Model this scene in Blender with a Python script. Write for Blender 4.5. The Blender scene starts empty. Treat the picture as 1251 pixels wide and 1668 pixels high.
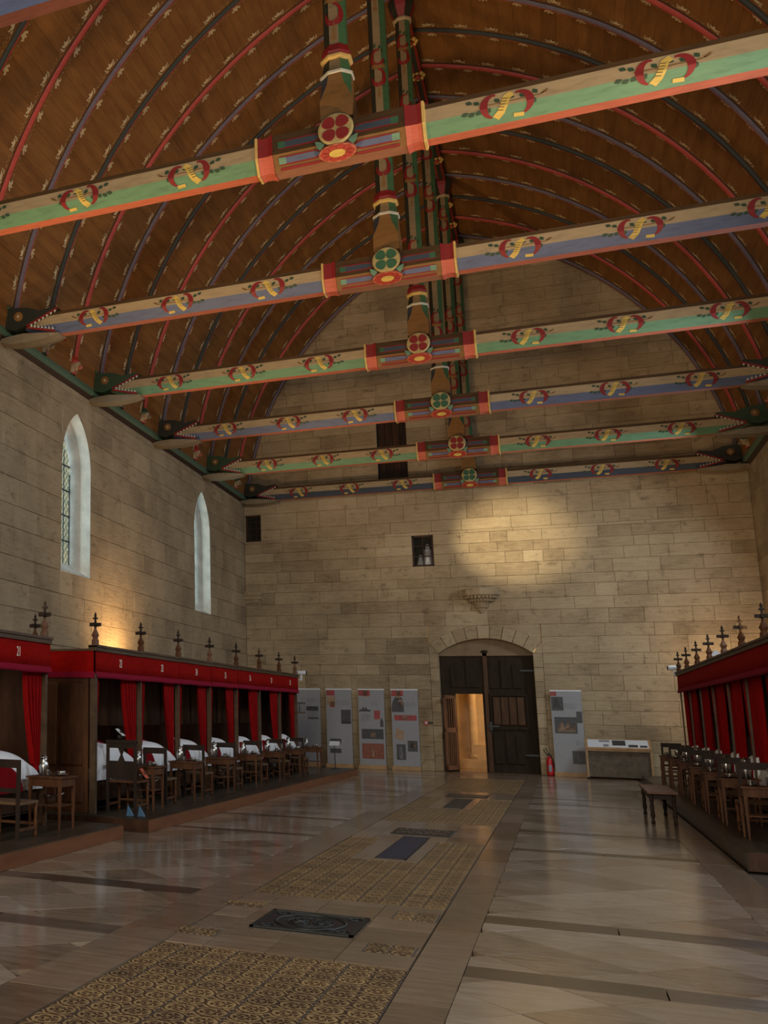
import bpy, math, random
from mathutils import Vector, Matrix
PI = math.pi
random.seed(7)
SC = bpy.context.scene
COL = SC.collection

# ------------------------------------------------------------------ camera
F_PX, CX, CY, IMG_W, IMG_H = 1700.69, 54.157, 832.03, 1251.0, 1668.0
CAM = Vector((2.0147, 0.0, 1.5871))
RGT = Vector((0.89507515, 0.44559286, 0.01695537))
UPV = Vector((0.06827762, -0.17452827, 0.98228206))
FWD = Vector((-0.44065707, 0.87805859, 0.18663994))
cd = bpy.data.cameras.new('camera')
cd.sensor_fit = 'VERTICAL'; cd.sensor_height = 24.0; cd.sensor_width = 18.0
cd.lens = F_PX * 24.0 / IMG_H
cd.shift_x = (IMG_W / 2 - CX) / IMG_H
cd.shift_y = (CY - IMG_H / 2) / IMG_H
cd.clip_end = 300
co = bpy.data.objects.new('camera', cd); COL.objects.link(co)
m = Matrix.Identity(4)
for i in range(3):
    m[i][0], m[i][1], m[i][2], m[i][3] = RGT[i], UPV[i], -FWD[i], CAM[i]
co.matrix_world = m
SC.camera = co

def px(P):
    d = Vector(P) - CAM; z = d.dot(FWD)
    if z < .3: return (-9999, -9999)
    return (CX + F_PX * d.dot(RGT) / z, CY - F_PX * d.dot(UPV) / z)
def in_frame(P, mg=60):
    a, b = px(P)
    return -mg < a < IMG_W + mg and -mg < b < IMG_H + mg
def size_px(P, area):
    d = (Vector(P) - CAM).length
    return area / (d * d)

# ------------------------------------------------------------------ world, exposure, big lights
SC.view_settings.view_transform = 'Standard'
SC.view_settings.look = 'None'
SC.view_settings.gamma = 1.0
SC.view_settings.use_curve_mapping = False
SC.view_settings.exposure = 0.0
SC.cycles.use_denoising = True
SC.cycles.max_bounces = 8
SC.cycles.sample_clamp_indirect = 4.0
W = bpy.data.worlds.new('overcast_sky'); SC.world = W; W.use_nodes = True
W.node_tree.nodes['Background'].inputs[0].default_value = (.74, .90, 1.0, 1)
W.node_tree.nodes['Background'].inputs[1].default_value = 4.0

def aim(o, tgt):
    d = Vector(tgt) - o.location
    o.rotation_euler = d.to_track_quat('-Z', 'Y').to_euler()
def area(name, loc, tgt, sx, sy, power, col, spread=PI):
    l = bpy.data.lights.new(name, 'AREA'); l.shape = 'RECTANGLE'; l.size = sx; l.size_y = sy
    l.energy = power; l.color = col; l.spread = spread
    o = bpy.data.objects.new(name, l); COL.objects.link(o); o.location = loc; aim(o, tgt); return o
def spot(name, loc, tgt, power, col, ang=60, blend=.6, r=.06):
    l = bpy.data.lights.new(name, 'SPOT'); l.energy = power; l.color = col
    l.spot_size = math.radians(ang); l.spot_blend = blend; l.shadow_soft_size = r
    o = bpy.data.objects.new(name, l); COL.objects.link(o); o.location = loc; aim(o, tgt); return o
WARM = (1.0, .66, .32); AMBER = (1.0, .62, .27); DAY = (.74, .87, 1.0)
# added area lamp for assumed daylight; end wall behind the viewer has no window
area('added_end_fill', (0, -13.4, 7.5), (0, 20, 3), 6.0, 8.0, 2450, (1.0, .92, .79))
# added unseen area lamps for assumed daylight; the right wall is solid, without lancets
for yy in (3.0, 11.5, 20.0, 28.9):
    area('added_right_fill', (6.9, yy, 6.0), (-2, yy, 0.5), 1.3, 3.2, 380, DAY)
# assumed unseen warm floodlights at bed-canopy height, throwing light up into the vault
for (x, y, tx, ty, tz, pw, ang) in (
        (-4.6, 11.0, 3.0, 17.5, 15.5, 1000, 112), (4.8, 9.0, -3.6, 17.5, 15.0, 1150, 72),
        (-4.6, 23.0, 0.5, 33.5, 12.0, 750, 75), (-4.6, 18.5, 3.5, 25.0, 14.5, 420, 90), (4.9, 18.5, -4.0, 24.0, 15.0, 150, 80)):
    spot('assumed_vault_flood', (x, y, 2.85), (tx, ty, tz), pw, WARM, ang, .8, .15)
# small assumed uplights, unseen behind the canopies, grazing the side walls
spot('assumed_left_uplight', (-6.25, 22.0, 2.3), (-6.75, 22.1, 4.6), 330, AMBER, 165, 1.0, .1)
spot('assumed_corner_uplight', (6.3, 32.0, 2.3), (6.3, 33.5, 4.0), 110, AMBER, 120, .9, .08)
spot('assumed_corner_uplight', (5.2, 31.5, 1.0), (6.0, 33.5, 3.0), 40, AMBER, 130, .9, .08)
# assumed unseen accent spot for the corbel
spot('assumed_corbel_spot', (-4.6, 25.5, 7.9), (1.0, 33.55, 6.8), 4600, (1.0, .86, .56), 19, .9, .06)
# unseen point light added to brighten the porch beyond the door
l = bpy.data.lights.new('porch_fill', 'POINT'); l.energy = 150; l.color = (1.0, .72, .38); l.shadow_soft_size = .15
o = bpy.data.objects.new('porch_fill', l); COL.objects.link(o); o.location = (1.6, 35.4, 3.4)

# ------------------------------------------------------------------ materials
def newmat(name):
    mt = bpy.data.materials.new(name); mt.use_nodes = True
    nt = mt.node_tree; b = nt.nodes['Principled BSDF']; return mt, nt, b
def lk(nt, a, b): nt.links.new(a, b)
def N(nt, t, **kw):
    n = nt.nodes.new(t)
    for k, v in kw.items(): setattr(n, k, v)
    return n
def mth(nt, op, a, b=None, c=None, clamp=False):
    n = nt.nodes.new('ShaderNodeMath'); n.operation = op; n.use_clamp = clamp
    for i, x in enumerate((a, b, c)):
        if x is None: continue
        if isinstance(x, (int, float)): n.inputs[i].default_value = x
        else: nt.links.new(x, n.inputs[i])
    return n.outputs[0]
def ramp(nt, fac, stops):
    r = nt.nodes.new('ShaderNodeValToRGB'); nt.links.new(fac, r.inputs[0])
    e = r.color_ramp.elements
    while len(e) < len(stops): e.new(.5)
    for i, (p, c) in enumerate(stops): e[i].position = p; e[i].color = (*c, 1)
    return r.outputs[0]
def mixc(nt, fac, a, b, mode='MIX'):
    n = nt.nodes.new('ShaderNodeMix'); n.data_type = 'RGBA'; n.blend_type = mode
    if isinstance(fac, (int, float)): n.inputs[0].default_value = fac
    else: nt.links.new(fac, n.inputs[0])
    for i, x in ((6, a), (7, b)):
        if isinstance(x, tuple): n.inputs[i].default_value = (*x, 1)
        else: nt.links.new(x, n.inputs[i])
    return n.outputs[2]
def wpos(nt, scale):
    g = nt.nodes.new('ShaderNodeNewGeometry'); mp = nt.nodes.new('ShaderNodeMapping')
    nt.links.new(g.outputs['Position'], mp.inputs[0]); mp.inputs['Scale'].default_value = scale
    return mp.outputs[0]
def noise(nt, vec, scale, detail=4, rough=.6):
    n = nt.nodes.new('ShaderNodeTexNoise'); n.inputs['Scale'].default_value = scale
    n.inputs['Detail'].default_value = detail; n.inputs['Roughness'].default_value = rough
    nt.links.new(vec, n.inputs['Vector']); return n.outputs[0]
def bump(nt, b, h, strength=.3, dist=.02):
    n = nt.nodes.new('ShaderNodeBump'); n.inputs['Strength'].default_value = strength
    n.inputs['Distance'].default_value = dist
    nt.links.new(h, n.inputs['Height']); nt.links.new(n.outputs[0], b.inputs['Normal'])

def mat_plain(name, c, rough=.6, metal=0.0, var=.18, nscale=6.0, bmp=.1, spec=.5):
    mt, nt, b = newmat(name); b.inputs['Specular IOR Level'].default_value = spec
    n = noise(nt, wpos(nt, (1, 1, 1)), nscale, 4)
    lo = tuple(x * (1 - var) for x in c); hi = tuple(min(1, x * (1 + var)) for x in c)
    lk(nt, ramp(nt, n, [(.3, lo), (.7, hi)]), b.inputs['Base Color'])
    b.inputs['Roughness'].default_value = rough; b.inputs['Metallic'].default_value = metal
    if bmp: bump(nt, b, n, bmp, .01)
    return mt
def mat_paint(name, c, wear=.12):
    mt, nt, b = newmat(name)
    n = noise(nt, wpos(nt, (1.2, 6, 6)), 3.0, 6, .65)
    dk = tuple(x * (1 - 2.2 * wear) for x in c); lt = tuple(min(1, x * (1 + wear)) for x in c)
    lk(nt, ramp(nt, n, [(.28, dk), (.5, c), (.75, lt)]), b.inputs['Base Color'])
    b.inputs['Roughness'].default_value = .55; bump(nt, b, n, .1, .01)
    return mt
def mat_stone(name, dark, mid, light, axis):
    mt, nt, b = newmat(name)
    at = N(nt, 'ShaderNodeAttribute', attribute_name='tint').outputs['Fac']
    sc = {'z': (1, 1, 6)}[axis] if axis == 'z' else (1, 1, 1)
    streak = noise(nt, wpos(nt, (1.0, 1.0, 9.0)), 2.2, 6, .7)
    blot = noise(nt, wpos(nt, (1, 1, 1)), .55, 5, .6)
    fine = noise(nt, wpos(nt, (1, 1, 1.6)), 22, 3, .6)
    f = mth(nt, 'ADD', mth(nt, 'ADD', mth(nt, 'MULTIPLY', at, .24), .1), mth(nt, 'MULTIPLY', streak, .42))
    f = mth(nt, 'ADD', f, mth(nt, 'MULTIPLY', mth(nt, 'SUBTRACT', blot, .5), .75))
    f = mth(nt, 'ADD', f, mth(nt, 'MULTIPLY', mth(nt, 'SUBTRACT', fine, .5), .25))
    c = ramp(nt, f, [(.15, dark), (.42, mid), (.75, light)])
    spots = noise(nt, wpos(nt, (1, 1, 1.5)), 3.2, 6, .72)
    c = mixc(nt, ramp(nt, spots, [(.57, (0, 0, 0)), (.72, (.65, .65, .65))]), c, tuple(x * .55 for x in dark))
    lk(nt, c, b.inputs['Base Color']); b.inputs['Roughness'].default_value = .85
    h = mth(nt, 'ADD', mth(nt, 'MULTIPLY', streak, .6), mth(nt, 'MULTIPLY', fine, .4))
    bump(nt, b, h, .8, .035)
    return mt
def mat_slab(name, cols, rough=.24):
    mt, nt, b = newmat(name)
    at = N(nt, 'ShaderNodeAttribute', attribute_name='tint').outputs['Fac']
    v = noise(nt, wpos(nt, (1.2, .5, 1)), 1.6, 6, .62)
    fine = noise(nt, wpos(nt, (.9, 5, 1)), 2.6, 7, .7)
    f = mth(nt, 'ADD', mth(nt, 'ADD', mth(nt, 'MULTIPLY', at, .42), .10), mth(nt, 'MULTIPLY', v, .36))
    f = mth(nt, 'ADD', f, mth(nt, 'MULTIPLY', mth(nt, 'SUBTRACT', fine, .5), .80))
    stain = noise(nt, wpos(nt, (1, .7, 1)), .9, 5, .6)
    c = mixc(nt, ramp(nt, stain, [(.50, (0, 0, 0)), (.72, (.6, .6, .6))]), ramp(nt, f, cols), tuple(x * k for x, k in zip(cols[1][1], (.95, .72, .50))))
    lk(nt, c, b.inputs['Base Color'])
    lk(nt, mth(nt, 'ADD', mth(nt, 'MULTIPLY', fine, .16), rough - .06), b.inputs['Roughness'])
    b.inputs['Specular IOR Level'].default_value = .34
    bump(nt, b, v, .05, .02)
    return mt
def mat_wood(name, dark, light, scale=(1, 1, 1), rough=.5, tint=.3, freq=2.5, spec=.22):
    mt, nt, b = newmat(name)
    at = N(nt, 'ShaderNodeAttribute', attribute_name='tint').outputs['Fac']
    g = noise(nt, wpos(nt, scale), freq, 7, .68)
    f = mth(nt, 'ADD', g, mth(nt, 'MULTIPLY', mth(nt, 'SUBTRACT', at, .5), tint))
    lk(nt, ramp(nt, f, [(.3, dark), (.7, light)]), b.inputs['Base Color'])
    b.inputs['Roughness'].default_value = rough; b.inputs['Specular IOR Level'].default_value = spec; bump(nt, b, g, .25, .01)
    return mt
def mat_tile():
    mt, nt, b = newmat('encaustic_tile')
    g = nt.nodes.new('ShaderNodeNewGeometry'); sp = nt.nodes.new('ShaderNodeSeparateXYZ')
    lk(nt, g.outputs['Position'], sp.inputs[0])
    def fr(s, o):
        return mth(nt, 'SUBTRACT', mth(nt, 'FRACT', mth(nt, 'DIVIDE', mth(nt, 'SUBTRACT', s, o), TILE)), .5)
    fx, fy = fr(sp.outputs[0], TX0), fr(sp.outputs[1], TY0)
    wob = mth(nt, 'MULTIPLY', mth(nt, 'SUBTRACT', noise(nt, wpos(nt, (1, 1, 1)), 22, 3), .5), .16)
    r = mth(nt, 'ADD', mth(nt, 'SQRT', mth(nt, 'ADD', mth(nt, 'MULTIPLY', fx, fx), mth(nt, 'MULTIPLY', fy, fy))), wob)
    ring = mth(nt, 'LESS_THAN', mth(nt, 'ABSOLUTE', mth(nt, 'SUBTRACT', r, .40)), .045)
    ang = mth(nt, 'ARCTAN2', fy, fx)
    leaf = mth(nt, 'LESS_THAN', mth(nt, 'ABSOLUTE', mth(nt, 'SUBTRACT', r, mth(nt, 'ADD', .24, mth(nt, 'MULTIPLY', mth(nt, 'SINE', mth(nt, 'MULTIPLY', ang, 5.0)), .08)))), .035)
    corner = mth(nt, 'LESS_THAN', mth(nt, 'ABSOLUTE', mth(nt, 'SUBTRACT', r, .56)), .035)
    dot = mth(nt, 'LESS_THAN', r, .08)
    pat = mth(nt, 'MAXIMUM', mth(nt, 'MAXIMUM', ring, leaf), mth(nt, 'MAXIMUM', corner, dot))
    at = N(nt, 'ShaderNodeAttribute', attribute_name='tint').outputs['Fac']
    wn = noise(nt, wpos(nt, (1, 1, 1)), 2.2, 5)
    base = ramp(nt, mth(nt, 'ADD', mth(nt, 'MULTIPLY', at, .5), mth(nt, 'MULTIPLY', wn, .5)), [(.3, (.042, .023, .015)), (.7, (.10, .050, .028))])
    yel = ramp(nt, mth(nt, 'ADD', mth(nt, 'MULTIPLY', at, .6), mth(nt, 'MULTIPLY', wn, .4)), [(.3, (.28, .195, .10)), (.7, (.44, .30, .135))])
    lk(nt, mixc(nt, pat, base, yel), b.inputs['Base Color'])
    b.inputs['Roughness'].default_value = .4; b.inputs['Specular IOR Level'].default_value = .25
    return mt

TILE, TX0, TY0 = .182, -.61, 7.40
M = {}
M['stone_far'] = mat_stone('limestone_far', (.20, .135, .07), (.42, .31, .18), (.60, .47, .29), 'z')
M['stone_left'] = mat_stone('limestone_side', (.19, .135, .075), (.39, .29, .17), (.56, .43, .265), 'z')
M['mortar'] = mat_plain('mortar', (.36, .27, .16), .95, nscale=3)
M['jamb'] = mat_plain('pale_jamb_stone', (.62, .58, .50), .85, nscale=3, bmp=.3)
M['slab'] = mat_slab('floor_slab', [(.12, (.13, .09, .055)), (.40, (.27, .205, .145)), (.62, (.35, .28, .21)), (.9, (.45, .38, .31))], .12)
M['slab_brown'] = mat_slab('floor_band', [(.2, (.13, .09, .055)), (.5, (.22, .16, .11)), (.8, (.33, .25, .175))], .17)
M['slab_dark'] = mat_slab('floor_dark_band', [(.2, (.045, .034, .024)), (.5, (.095, .073, .052)), (.8, (.17, .13, .095))], .2)
M['joint'] = mat_plain('floor_joint', (.09, .065, .045), .8)
M['tile'] = mat_tile()
M['plank'] = mat_wood('vault_board', (.16, .066, .017), (.29, .128, .034), (1.0, .5, 4.0), .6, .12, 1.6)
M['vault_back'] = mat_plain('vault_backing', (.05, .022, .008), .8)
M['flower'] = mat_plain('stencil_cream', (.62, .49, .29), .7, bmp=0)
M['tendril'] = mat_plain('stencil_tendril', (.36, .25, .13), .7, bmp=0)
M['red'] = mat_paint('vermilion_paint', (.40, .045, .028))
M['crimson'] = mat_paint('crimson_paint', (.24, .012, .012))
M['pink'] = mat_paint('salmon_paint', (.55, .16, .09))
M['purple'] = mat_paint('slate_violet_paint', (.125, .095, .125))
M['black'] = mat_paint('black_green_paint', (.022, .024, .016))
M['darkline'] = mat_plain('dark_line_paint', (.03, .014, .010), .6)
M['cream'] = mat_paint('cream_paint', (.42, .31, .175))
M['green'] = mat_paint('green_paint', (.135, .27, .145))
M['blue'] = mat_paint('blue_paint', (.11, .135, .235))
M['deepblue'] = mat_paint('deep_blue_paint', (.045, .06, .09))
M['orange'] = mat_paint('orange_paint', (.56, .15, .08))
M['gold'] = mat_paint('gold_paint', (.66, .43, .13))
M['yellow'] = mat_paint('yellow_paint', (.66, .46, .10))
M['ochre'] = mat_paint('ochre_wood_paint', (.24, .115, .028))
M['beamtop'] = mat_wood('beam_top_wood', (.05, .026, .010), (.10, .055, .022), (.6, 5, 5))
M['cornice'] = mat_paint('cornice_green_paint', (.085, .15, .095))
M['petal_green'] = mat_paint('petal_green', (.035, .12, .06))
M['blockpink'] = mat_paint('faded_pink_paint', (.34, .15, .085))
M['coral'] = mat_paint('coral_paint', (.56, .12, .07))
M['lunette'] = mat_plain('brown_plaster', (.25, .165, .09), .9, nscale=3)
M['postcream'] = mat_paint('post_buff_paint', (.25, .17, .085))
M['postgreen'] = mat_paint('post_green_paint', (.055, .135, .055))
M['medal'] = mat_paint('medallion_ochre', (.46, .36, .15))
M['leaf'] = mat_paint('leaf_green_paint', (.03, .065, .03))
M['teal'] = mat_paint('pale_green_paint', (.16, .30, .20))
M['white'] = mat_paint('white_paint', (.62, .58, .48), .05)
M['grey'] = mat_paint('grey_jaw_paint', (.23, .18, .115))
M['brown'] = mat_wood('dark_oak', (.026, .010, .005), (.075, .032, .014), (3, 3, .7), .42)
M['oak'] = mat_wood('oak', (.16, .075, .030), (.30, .15, .06), (3, 3, .7), .4)
M['furn'] = mat_wood('walnut_furniture', (.055, .019, .007), (.135, .052, .018), (3, 3, .7), .6, spec=.22)
M['furn_red'] = mat_wood('reddish_finial_wood', (.11, .05, .028), (.20, .10, .06), (3, 3, .7), .5)
M['furn_dark'] = mat_wood('black_oak_furniture', (.014, .008, .005), (.035, .018, .010), (3, 3, .7), .6, spec=.22)
M['door'] = mat_wood('door_oak', (.020, .013, .007), (.048, .031, .017), (4, 4, .6), .8)
M['door_red'] = mat_wood('door_panel_oak', (.065, .032, .016), (.13, .066, .033), (4, 4, .6), .7)
M['platform'] = mat_wood('platform_boards', (.030, .022, .014), (.075, .055, .036), (4, .5, 1), .32)
M['riser'] = mat_wood('platform_riser', (.14, .052, .022), (.23, .092, .040), (3, .5, 3), .45)
M['rail'] = mat_wood('canopy_rail_oak', (.060, .035, .018), (.125, .075, .040), (3, .6, 3), .5)
M['cloth'] = mat_plain('red_cloth', (.29, .004, .002), .9, nscale=14, bmp=.2, spec=.08)
M['curtain'] = mat_plain('red_curtain', (.26, .003, .003), .85, nscale=5, bmp=.1, spec=.1)
M['fringe'] = mat_plain('crimson_fringe', (.26, .008, .028), .9, nscale=40, bmp=.6, spec=.1)
M['sheet'] = mat_plain('white_linen', (.86, .86, .86), .85, var=.06, nscale=7, bmp=.35)
M['blanket'] = mat_plain('red_blanket', (.21, .003, .006), .9, nscale=20, bmp=.3, spec=.1)
M['pewter'] = mat_plain('pewter', (.46, .45, .42), .28, 1.0, .1)
M['iron'] = mat_plain('dark_iron', (.045, .048, .045), .5, .6)
M['banner'] = mat_plain('banner_sheet', (.29, .29, .30), .5, var=.04, bmp=0)
M['print_dark'] = mat_plain('print_dark', (.04, .042, .042), .5, bmp=0, nscale=25, var=.6)
M['print_red'] = mat_plain('print_red', (.33, .035, .03), .5, bmp=0, nscale=9, var=.3)
M['print_tan'] = mat_plain('print_tan', (.36, .22, .13), .5, bmp=0, nscale=9)
M['print_brown'] = mat_plain('print_brown', (.23, .055, .025), .5, bmp=0, nscale=30, var=.6)
M['print_grey'] = mat_plain('print_grey', (.24, .24, .25), .5, bmp=0)
M['print_text'] = mat_plain('print_text', (.20, .20, .21), .5, bmp=0)
M['skin'] = mat_plain('print_face', (.50, .33, .23), .6, bmp=0)
M['pine'] = mat_plain('light_wood', (.42, .24, .10), .5, var=.2)
M['pine_dark'] = mat_plain('case_front', (.10, .075, .045), .6, var=.4)
M['plastic_red'] = mat_plain('red_plastic', (.55, .015, .02), .35, bmp=0)
M['plastic_white'] = mat_plain('white_plastic', (.72, .74, .76), .4, var=.03, bmp=0)
M['plastic_black'] = mat_plain('black_plastic', (.015, .015, .016), .5, bmp=0)
M['cone_blue'] = mat_plain('blue_plastic', (.035, .12, .22), .5, bmp=0)
M['card_orange'] = mat_plain('orange_card', (.60, .10, .035), .6, bmp=0)
M['rush'] = mat_plain('rush_seat', (.13, .07, .028), .8, nscale=40, bmp=.5)
M['lead'] = mat_plain('window_lead', (.03, .035, .04), .6, .3)
M['slate'] = mat_slab('slate_slab', [(.2, (.018, .024, .045)), (.8, (.035, .045, .08))], .5)
M['blocker_dark'] = mat_plain('painted_shade', (.03, .018, .010), .9)  # near-black colour standing for the unlit space behind the far windows
M['porch'] = mat_plain('porch_stone', (.62, .46, .27), .85, nscale=2, bmp=.3)
M['ink'] = mat_plain('ink', (.05, .03, .02), .7, bmp=0)
M['numeral'] = mat_plain('numeral_paint', (.80, .62, .52), .7, bmp=0, var=.05)

def mat_glass():
    mt, nt, b = newmat('leaded_glass')
    nt.nodes.remove(b); out = nt.nodes['Material Output']
    g = nt.nodes.new('ShaderNodeNewGeometry'); sp = nt.nodes.new('ShaderNodeSeparateXYZ')
    lk(nt, g.outputs['Position'], sp.inputs[0])
    def tri(a, p):
        return mth(nt, 'ABSOLUTE', mth(nt, 'SUBTRACT', mth(nt, 'FRACT', mth(nt, 'DIVIDE', a, p)), .5))
    s1 = tri(mth(nt, 'ADD', sp.outputs[1], sp.outputs[2]), .16)
    s2 = tri(mth(nt, 'SUBTRACT', sp.outputs[1], sp.outputs[2]), .16)
    ld = mth(nt, 'LESS_THAN', mth(nt, 'MINIMUM', s1, s2), .04)
    n = noise(nt, wpos(nt, (1, 1, 1)), 8, 2)
    col = ramp(nt, n, [(.3, (.72, .84, .88)), (.7, (.98, 1.0, .98))])
    t = nt.nodes.new('ShaderNodeBsdfTransparent'); lk(nt, col, t.inputs[0])
    d = nt.nodes.new('ShaderNodeBsdfDiffuse'); d.inputs[0].default_value = (.10, .12, .13, 1)
    mx = nt.nodes.new('ShaderNodeMixShader')
    lk(nt, mth(nt, 'MULTIPLY', ld, .9), mx.inputs[0]); lk(nt, t.outputs[0], mx.inputs[1]); lk(nt, d.outputs[0], mx.inputs[2])
    lk(nt, mx.outputs[0], out.inputs[0]); return mt
M['glass'] = mat_glass()
def mat_darkglass():
    mt, nt, b = newmat('dark_glass'); n = noise(nt, wpos(nt, (1, 1, 1)), 5, 2)
    lk(nt, ramp(nt, n, [(.3, (.02, .025, .02)), (.7, (.06, .06, .045))]), b.inputs['Base Color'])
    b.inputs['Roughness'].default_value = .12; b.inputs['Alpha'].default_value = .22; return mt
M['darkglass'] = mat_darkglass()

# ------------------------------------------------------------------ mesh helper
class MB:
    def __init__(s): s.v = []; s.f = []; s.m = []; s.t = []
    def add(s, vs, fs, mat=0, tint=.5):
        n = len(s.v); s.v += [tuple(v) for v in vs]
        for i, f in enumerate(fs):
            s.f.append(tuple(n + k for k in f)); s.m.append(mat[i] if isinstance(mat, (list, tuple)) else mat); s.t.append(tint)
        return s
    def box(s, x0, x1, y0, y1, z0, z1, mat=0, tint=.5):
        v = [(x, y, z) for z in (z0, z1) for y in (y0, y1) for x in (x0, x1)]
        return s.add(v, [(0, 2, 3, 1), (4, 5, 7, 6), (0, 1, 5, 4), (2, 6, 7, 3), (0, 4, 6, 2), (1, 3, 7, 5)], mat, tint)
    def cbox(s, c, h, R=None, mat=0, tint=.5):
        v = [Vector((a * h[0], b * h[1], d * h[2])) for d in (-1, 1) for b in (-1, 1) for a in (-1, 1)]
        if R is not None: v = [R @ q for q in v]
        return s.add([q + Vector(c) for q in v], [(0, 2, 3, 1), (4, 5, 7, 6), (0, 1, 5, 4), (2, 6, 7, 3), (0, 4, 6, 2), (1, 3, 7, 5)], mat, tint)
    def slabpoly(s, poly, ch, depth, fn, mat=0, tint=.5):
        """convex polygon face with chamfered edge; fn(u, v, d) maps to 3D, d = height of the face"""
        n = len(poly); cx = sum(p[0] for p in poly) / n; cy = sum(p[1] for p in poly) / n
        mind = min(math.hypot(p[0] - cx, p[1] - cy) for p in poly) + 1e-6
        k = max(.5, 1 - 1.3 * ch / mind)
        inn = [(cx + (p[0] - cx) * k, cy + (p[1] - cy) * k) for p in poly]
        v = [fn(p[0], p[1], depth) for p in inn] + [fn(p[0], p[1], depth - ch) for p in poly] + [fn(p[0], p[1], 0) for p in poly]
        f = [tuple(range(n))]
        for i in range(n):
            j = (i + 1) % n
            f += [(i, n + i, n + j, j), (n + i, 2 * n + i, 2 * n + j, n + j)]
        return s.add(v, f, mat, tint)
    def prism(s, poly, fn, a, b, mat=0, tint=.5, cap=True):
        n = len(poly); v = [fn(p[0], p[1], a) for p in poly] + [fn(p[0], p[1], b) for p in poly]
        f = [(i, (i + 1) % n, n + (i + 1) % n, n + i) for i in range(n)]
        ml = mat if isinstance(mat, (list, tuple)) else [mat] * n
        ml = list(ml)
        if cap: f += [tuple(range(n - 1, -1, -1)), tuple(range(n, 2 * n))]; ml = ml[:n] + [ml[n] if len(ml) > n else ml[0]] * 2
        return s.add(v, f, ml, tint)
    def loft(s, rings, mat=0, tint=.5, close=True, cap=False):
        n = len(rings[0]); v = [p for r in rings for p in r]; f = []; ml = []
        for k in range(len(rings) - 1):
            for i in range(n if close else n - 1):
                j = (i + 1) % n; f.append((k * n + i, k * n + j, (k + 1) * n + j, (k + 1) * n + i))
                ml.append(mat[i % len(mat)] if isinstance(mat, (list, tuple)) else mat)
        if cap:
            f += [tuple(range(n - 1, -1, -1)), tuple(range((len(rings) - 1) * n, len(rings) * n))]
            ml += [mat[0] if isinstance(mat, (list, tuple)) else mat] * 2
        return s.add(v, f, ml, tint)
    def lathe(s, c, prof, n=12, mat=0, ax='z', tint=.5, ph=0.0, sq=1.0):
        rings = []
        for (r, h) in prof:
            ring = []
            for i in range(n):
                a = 2 * PI * (i + ph) / n; p, q = r * math.cos(a), r * math.sin(a) * sq
                ring.append({'z': (c[0] + p, c[1] + q, c[2] + h), 'y': (c[0] + p, c[1] + h, c[2] + q), 'x': (c[0] + h, c[1] + p, c[2] + q)}[ax])
            rings.append(ring)
        return s.loft(rings, mat, tint, True, True)
    def tube(s, pts, r, n=6, mat=0, r2=None):
        rings = []
        pts = [Vector(p) for p in pts]
        for i, p in enumerate(pts):
            d = (pts[min(i + 1, len(pts) - 1)] - pts[max(i - 1, 0)]).normalized()
            a = d.orthogonal().normalized() if abs(d.z) < .9 else Vector((1, 0, 0))
            a = (a - d * a.dot(d)).normalized(); b = d.cross(a)
            rr = r if r2 is None else r + (r2 - r) * i / (len(pts) - 1)
            rings.append([tuple(p + (a * math.cos(2 * PI * k / n) + b * math.sin(2 * PI * k / n)) * rr) for k in range(n)])
        return s.loft(rings, mat, .5, True, True)
    def ball(s, c, r, n=10, k=6, mat=0, sc=(1, 1, 1)):
        rings = []
        for j in range(k + 1):
            th = PI * (j + .02) / (k + .04); rr = r * math.sin(th); z = -r * math.cos(th)
            rings.append([(c[0] + rr * math.cos(2 * PI * i / n) * sc[0], c[1] + rr * math.sin(2 * PI * i / n) * sc[1], c[2] + z * sc[2]) for i in range(n)])
        return s.loft(rings, mat, .5, True, True)
    def mesh(s, name, mats, org=(0, 0, 0), smooth=False):
        me = bpy.data.meshes.new(name)
        me.from_pydata([(a - org[0], b - org[1], c - org[2]) for a, b, c in s.v], [], s.f)
        for mm in (mats if isinstance(mats, (list, tuple)) else [mats]): me.materials.append(M[mm] if isinstance(mm, str) else mm)
        if max(s.m, default=0): me.polygons.foreach_set('material_index', s.m)
        ca = me.attributes.new('tint', 'FLOAT', 'FACE'); ca.data.foreach_set('value', s.t)
        if smooth: me.polygons.foreach_set('use_smooth', [True] * len(s.f))
        me.update(); return me
    def build(s, name, mats, parent=None, org=(0, 0, 0), smooth=False, loc=None):
        """vertices are world coordinates; org is the parent's (or own) origin"""
        o = bpy.data.objects.new(name, s.mesh(name, mats, org, smooth)); COL.objects.link(o)
        if parent is not None:
            o.parent = parent
            if loc is not None: o.location = loc
        else: o.location = org if loc is None else loc
        return o
def piece(name, mb, mats, parent, ctr, smooth=False):
    """a part whose own origin lies at ctr (world); the parent sits unrotated at parent.location"""
    o = bpy.data.objects.new(name, mb.mesh(name, mats, ctr, smooth)); COL.objects.link(o); o.parent = parent
    o.location = Vector(ctr) - parent_world(parent); return o
def parent_world(p):
    v = Vector(p.location)
    while p.parent: p = p.parent; v += Vector(p.location)
    return v
def tag(o, label=None, cat=None, group=None, kind=None):
    for k, v in (('label', label), ('category', cat), ('group', group), ('kind', kind)):
        if v: o[k] = v
    return o
def thing(name, loc, label, cat, group=None, rz=0.0):
    o = bpy.data.objects.new(name, None); COL.objects.link(o); o.location = loc; o.rotation_euler = (0, 0, rz)
    o.empty_display_size = .2
    return tag(o, label, cat, group)
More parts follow.
